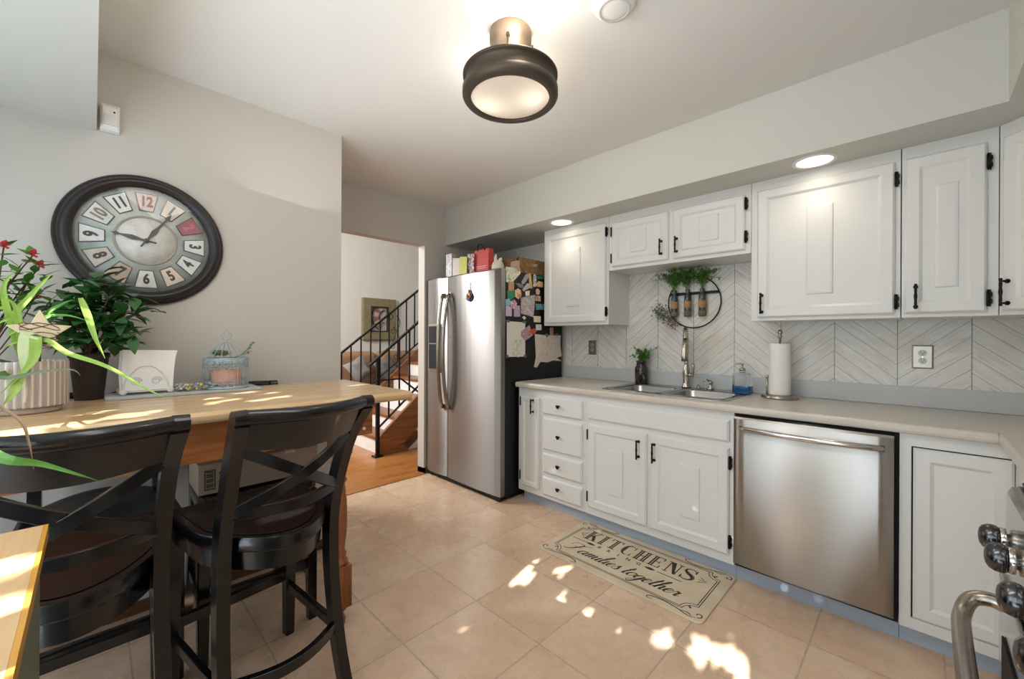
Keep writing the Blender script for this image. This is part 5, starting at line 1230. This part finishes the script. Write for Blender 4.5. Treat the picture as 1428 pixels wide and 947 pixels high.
for k in range(5):
    a = .6 + k * .25; pe = Vector((bx + .03 * math.cos(k), by + .085 + .008 * k, ZBD + .16 + .012 * k))
    st.tube(catmull([(bx, by + .03, ZBD + .14), (bx, by + .055, ZBD + .150), tuple(pe)], 4), .0012, 5)
    for j in range(10):
        d = Vector((rng.uniform(-1, 1), rng.uniform(-1, 1), rng.uniform(-.3, 1))); m2.leaf(pe, d, (0, .1, 1), .014, .008, 0, 2)
st.build('sprig_stem', M_leafm, c); m2.build('sprig', mat('sage_green', (0, 0, 0)), c)

# dark pot with broad leaved plant
pq = (-.145, -2.958)
c = thing('leafy_plant', (pq[0], pq[1], ZT1), 'dark green bushy plant in a worn dark pot left of the napkins', 'plant')
MB().lathe([(.040, ZT1), (.042, ZT1 + .003), (.057, ZT1 + .165), (.061, ZT1 + .168), (.061, ZT1 + .186), (.056, ZT1 + .186), (.053, ZT1 + .160), (.001, ZT1 + .158)], (pq[0], pq[1], 0), n=32, cap1=False).build('pot', mat('worn_dark_pot', (52, 44, 42), .55, var=.4, scale=14), c)
rng = random.Random(8)
lv = MB(); sm_ = MB()
base = Vector((pq[0], pq[1], ZT1 + .158))
tips = [(70, 425), (95, 405), (118, 392), (138, 385), (160, 398), (185, 418), (205, 430), (180, 440), (150, 430), (120, 425), (90, 440), (65, 455), (80, 470), (110, 455), (140, 450), (165, 460), (190, 465), (175, 480), (150, 475), (105, 480), (130, 410), (100, 425), (160, 420), (125, 440)]
for i, (tx, ty) in enumerate(tips):
    xx_ = pq[0] + rng.uniform(-.06, .14)
    e = at(tx, ty, 'x', xx_)
    mid = base.lerp(e, .5) + Vector((0, 0, .04)); p = catmull([base, mid, e], 5)
    sm_.tube(p, [.003 - .0018 * k / len(p) for k in range(len(p))], 5)
    for q in p[5:]:
        for _ in range(2 if q is not p[-1] else 3):
            out = (q - base).normalized() * .6 + Vector((rng.uniform(-1, 1), rng.uniform(-1, 1), rng.uniform(-.9, .3)))
            q2 = q + Vector((rng.uniform(-.02, .02), rng.uniform(-.02, .02), rng.uniform(-.02, .02)))
            lv.leaf(q2, out, (0, 0, 1), rng.uniform(.055, .080), rng.uniform(.038, .054), rng.uniform(.1, .4), 4, .2)
lv.build('leaves', M_leafd, c); sm_.build('stems', M_stem, c)
rt = MB()
for k in range(5): rt.tube(catmull([(pq[0] + .015 * math.cos(k * 1.3), pq[1] + .015 * math.sin(k * 1.3), ZT1 + .15), (pq[0] + .03 * math.cos(k * 2), pq[1] + .02 * math.sin(k * 2), ZT1 + .19), (pq[0] + .01 * math.cos(k), pq[1] + .01, ZT1 + .23)], 4), .008, 7)
rt.build('woody_base', mat('knotty_brown', (104, 70, 52), .8, var=.3, scale=40), c)

# red flowered plant
rp = (-.10, -3.23)
c = thing('flowering_plant', (rp[0], rp[1], ZT1), 'thorny plant with small coral red flowers at the left edge', 'plant')
MB().lathe([(.04, ZT1), (.05, ZT1 + .12), (.053, ZT1 + .125), (.046, ZT1 + .11), (.001, ZT1 + .108)], (rp[0], rp[1], 0), n=28, cap1=False).build('pot', mat('terracotta', (150, 92, 66), .8), c)
lv = MB(); sm_ = MB(); fl_ = MB(); base = Vector((rp[0], rp[1], ZT1 + .108))
for tx, ty, flw in ((5, 345, 1), (45, 357, 1), (55, 372, 1), (52, 413, 1), (30, 375, 0), (62, 385, 0), (15, 390, 0), (35, 400, 0), (60, 405, 0), (25, 420, 0), (10, 430, 0), (70, 420, 0), (-15, 380, 0), (-20, 420, 0)):
    e = at(tx, ty, 'x', rp[0] + rng.uniform(-.03, .06))
    p = catmull([base, base.lerp(e, .5) + Vector((0, rng.uniform(-.03, .03), .02)), e], 5)
    sm_.tube(p, .0024, 5)
    for q in p[6:]:
        for _ in range(2):
            lv.leaf(q, Vector((rng.uniform(-.4, 1), rng.uniform(-1, 1), rng.uniform(-.1, .8))), (0, 0, 1), rng.uniform(.045, .065), rng.uniform(.022, .030), .15, 4, .15)
    if flw:
        fl_ = MB()
        for a in range(5): fl_.leaf(e + Vector((.01, 0, .004)), (.5, math.cos(a * 1.26), math.sin(a * 1.26) * .6 + .3), (0, 0, 1), .026, .022, .1, 3)
        fl_.build('flower', mat('coral_bract', (214, 76, 84), .5, var=.2, scale=30), c)
lv.build('leaves', M_leafm, c); sm_.build('stems', M_stem, c)

# ribbed pot with spider plant
sp_ = (.105, -3.105); PR = .098
q = at(44, 497, 'x', sp_[0]); 
c = thing('spider_plant', (sp_[0], sp_[1], ZT1), 'spider plant with long arching leaves in a white and taupe ribbed pot', 'plant')
g = G('ribbed_pot_stripes', .5)
ox_ = g.m_('SUBTRACT', g.x, sp_[0]); oy_ = g.m_('SUBTRACT', g.y, sp_[1])
an = g.m_('FRACT', g.m_('MULTIPLY', g.m_('DIVIDE', g.m_('ARCTAN2', oy_, ox_), 2 * PI), 34.0))
M_rib = g.out(g.mix(g.m_('GREATER_THAN', an, .34), (226, 218, 208), (172, 160, 152)))
PH = .166
m = MB(); rs = []
for z, r in ((ZT1 + .020, PR - .006), (ZT1 + .024, PR), (ZT1 + PH, PR), (ZT1 + PH + .004, PR - .002), (ZT1 + PH + .002, PR - .010), (ZT1 + PH - .02, PR - .012)):
    rs.append([(sp_[0] + (r + .0015 * (1 if (k % 6) < 2 else -.6)) * math.cos(2 * PI * k / 204), sp_[1] + (r + .0015 * (1 if (k % 6) < 2 else -.6)) * math.sin(2 * PI * k / 204), z) for k in range(204)])
m.rings(rs, smooth=False).build('pot', M_rib, c)
MB().lathe([(PR - .02, ZT1), (PR - .014, ZT1 + .004), (PR - .014, ZT1 + .020)], (sp_[0], sp_[1], 0), n=40).build('pot_foot', mat('taupe_foot', (186, 168, 156), .6), c)
MB().lathe([(PR - .0125, ZT1 + PH - .022), (.001, ZT1 + PH - .016)], (sp_[0], sp_[1], 0), n=30).build('soil', mat('potting_soil', (60, 44, 34), .95, var=.4, scale=60, bump=.6), c)
B0 = Vector((sp_[0], sp_[1], ZT1 + PH - .02))
def lf(pts, w, m_, dx=None, name='leaf'):
    P_ = [B0] if pts[0] is None else []
    for px, py, xx_ in [p for p in pts if p]: P_.append(at(px, py, 'x', xx_))
    MB().blade(catmull(P_, 6), w, (1, .2, .3)).build(name, m_, c)
B_ = None
lf([B_, (18, 450, .12), (45, 410, .14), (76, 378, .16)], .020, M_leafl)
lf([B_, (12, 440, .12), (5, 400, .14), (22, 378, .15)], .018, M_leafl)
lf([B_, (28, 465, .13), (22, 430, .15), (8, 415, .16)], .020, M_leafl)
lf([B_, (60, 445, .14), (85, 425, .16), (105, 418, .20)], .012, M_leafm)
lf([B_, (55, 450, .14), (90, 440, .18), (128, 450, .22)], .012, M_leafm)
lf([(112, 416, .20), (122, 440, .24), (132, 470, .28), (146, 500, .30)], .020, M_leafl)
lf([B_, (60, 475, .18), (95, 493, .24), (150, 512, .30), (205, 543, .36), (236, 557, .38)], .016, M_leafl)
lf([B_, (42, 468, .18), (34, 490, .205), (32, 525, .22)], .045, M_leafp)
lf([B_, (48, 470, .18), (48, 495, .21), (36, 515, .24), (0, 550, .28)], .028, M_leafl)
lf([(30, 520, .24), (20, 545, .27), (5, 565, .30)], .022, M_leafl)
lf([B_, (-20, 500, .2), (0, 527, .26), (60, 518, .28), (100, 516, .29), (112, 524, .29)], .012, mat('muted_leaf', (112, 128, 96), .5))
for tx, ty in ((-10, 455), (8, 470), (20, 478), (-25, 440), (4, 485)): lf([B_, ((tx + 30) // 2 + 10, ty - 6, .12), (tx, ty, .12)], .014, M_leafl)
lf([B_, (-60, 545, .45), (-50, 600, .85), (0, 638, 1.02), (60, 648, 1.04), (138, 671, 1.06)], .024, M_leafm)
lf([B_, (-40, 540, .38), (-10, 562, .7), (28, 588, .95), (40, 618, 1.0), (47, 655, 1.02)], .008, mat('dried_leaf', (150, 120, 92), .7, var=.2))
MB().tube(catmull([at(28, 480, 'x', .2), at(33, 525, 'x', .215), at(36, 545, 'x', .22), at(35, 562, 'x', .222)], 5), .004, 7).build('aerial_root', mat('root_cream', (222, 206, 184), .7), c)
# star ornament
q = at(56, 464, 'x', .165); zs_ = q.z
c = thing('star_ornament', (.10, q.y, ZT1 + PH), 'rustic cream wooden star with brown vines stuck in the ribbed pot', 'ornament')
pts = []
for k in range(10):
    a = PI / 2 + k * PI / 5; r = .076 if k % 2 == 0 else .036
    pts.append((r * math.cos(a), r * math.sin(a)))
MB().prism(pts, (.012, 0, 0), (.165, q.y, zs_), (0, 1, 0), (0, 0, 1)).build('star', mat('cream_distressed_wood', (214, 196, 160), .7, var=.12, scale=20), c, bevel=.002)
m = MB()
for k in range(3): m.tube([(.179, q.y + .045 * math.sin(t * 2 + k), zs_ - .04 + .03 * k + .012 * math.cos(t * 3)) for t in [j * .3 for j in range(18)]], .0012, 5)
m.build('vine_wrap', mat('vine_brown', (98, 60, 44), .8), c)
MB().cyl((.171, q.y, B0.z + .005), (.171, q.y, zs_ - .03), .003, n=8).build('stake', M_stem, c)

# ------------------------------------------------------------ unseen tree outside the glass door, leaf gaps cut to place sun patches
TAN = math.tan(SUN_EL) / math.cos(SUN_AZ); TAZ = math.tan(SUN_AZ); YT = -4.75
holes = [(.64, -1.80, 0, .034), (.70, -1.86, 0, .022), (.46, -1.35, 0, .030), (.50, -1.28, 0, .026), (.63, -1.33, 0, .040), (.68, -1.29, 0, .055), (.75, -1.36, 0, .032), (.60, -1.20, 0, .03), (.895, -1.873, 0, .030), (1.075, -1.84, 0, .020), (1.05, -1.78, 0, .020),
         (1.016, -1.422, 0, .042), (.90, -1.52, 0, .024), (1.187, -1.516, 0, .034), (1.0, -1.62, 0, .018), (1.30, -1.44, 0, .034), (1.46, -1.27, 0, .024), (1.60, -1.22, 0, .040), (1.70, -1.20, 0, .028), (1.78, -1.30, 0, .02), (.86, -1.18, 0, .020)]
holes += [(*at(px, py, 'z', TZ), r) for px, py, r in ((30, 600, .020), (75, 594, .022), (120, 588, .018), (165, 582, .020), (195, 577, .026), (130, 577, .012), (300, 562, .014), (330, 556, .014), (375, 556, .020), (340, 548, .016), (385, 548, .010), (285, 557, .010))]
holes += [(*at(12, 845, 'z', .914), .02), (*at(35, 838, 'z', .914), .016), (*at(785, 610, 'y', -.63), .05), (*at(470, 650, 'x', .75), .03)]
HQ = [(x + (y - YT) * TAZ, z + (y - YT) * TAN, r) for x, y, z, r in holes]
rng = random.Random(21)
lv = MB()
bmv, bmf = [], []
for i in range(38000):
    x, y, z = rng.uniform(-.7, 3.9), YT + rng.uniform(-.25, .25), rng.uniform(.7, 4.6)
    zr = z - (YT - y) * TAN
    if any((x + (y - YT) * TAZ - a) ** 2 + ((zr - b)) ** 2 < (r * .85 + .036) ** 2 for a, b, r in HQ): continue
    a = rng.uniform(0, PI); ca, sa = math.cos(a), math.sin(a); t = rng.uniform(-.02, .02)
    k = len(bmv)
    for u, v in ((-.055, 0), (-.01, -.030), (.055, 0), (-.01, .030)): bmv.append((x + u * ca - v * sa, y + t * u * 20, z + u * sa + v * ca))
    bmf.append((k, k + 1, k + 2, k + 3))
c = thing('sun_patch_tree', (1.2, YT - .4, 0), 'unseen tree outside the glass door, leaf gaps cut to place sun patches', 'tree')
me = bpy.data.meshes.new('foliage'); o0 = ORG[c.name]
me.from_pydata([tuple(Vector(v) - o0) for v in bmv], [], bmf); me.materials.append(M_leafm)
o = bpy.data.objects.new('foliage', me); C.objects.link(o); o.parent = c; o['kind'] = 'stuff'
MB().tube([(1.2, YT - .4, 0), (1.25, YT - .38, 1.5), (1.15, YT - .3, 3), (1.2, YT - .25, 4.4)], [.14, .11, .08, .03], 12).build('trunk', M_stem, c)
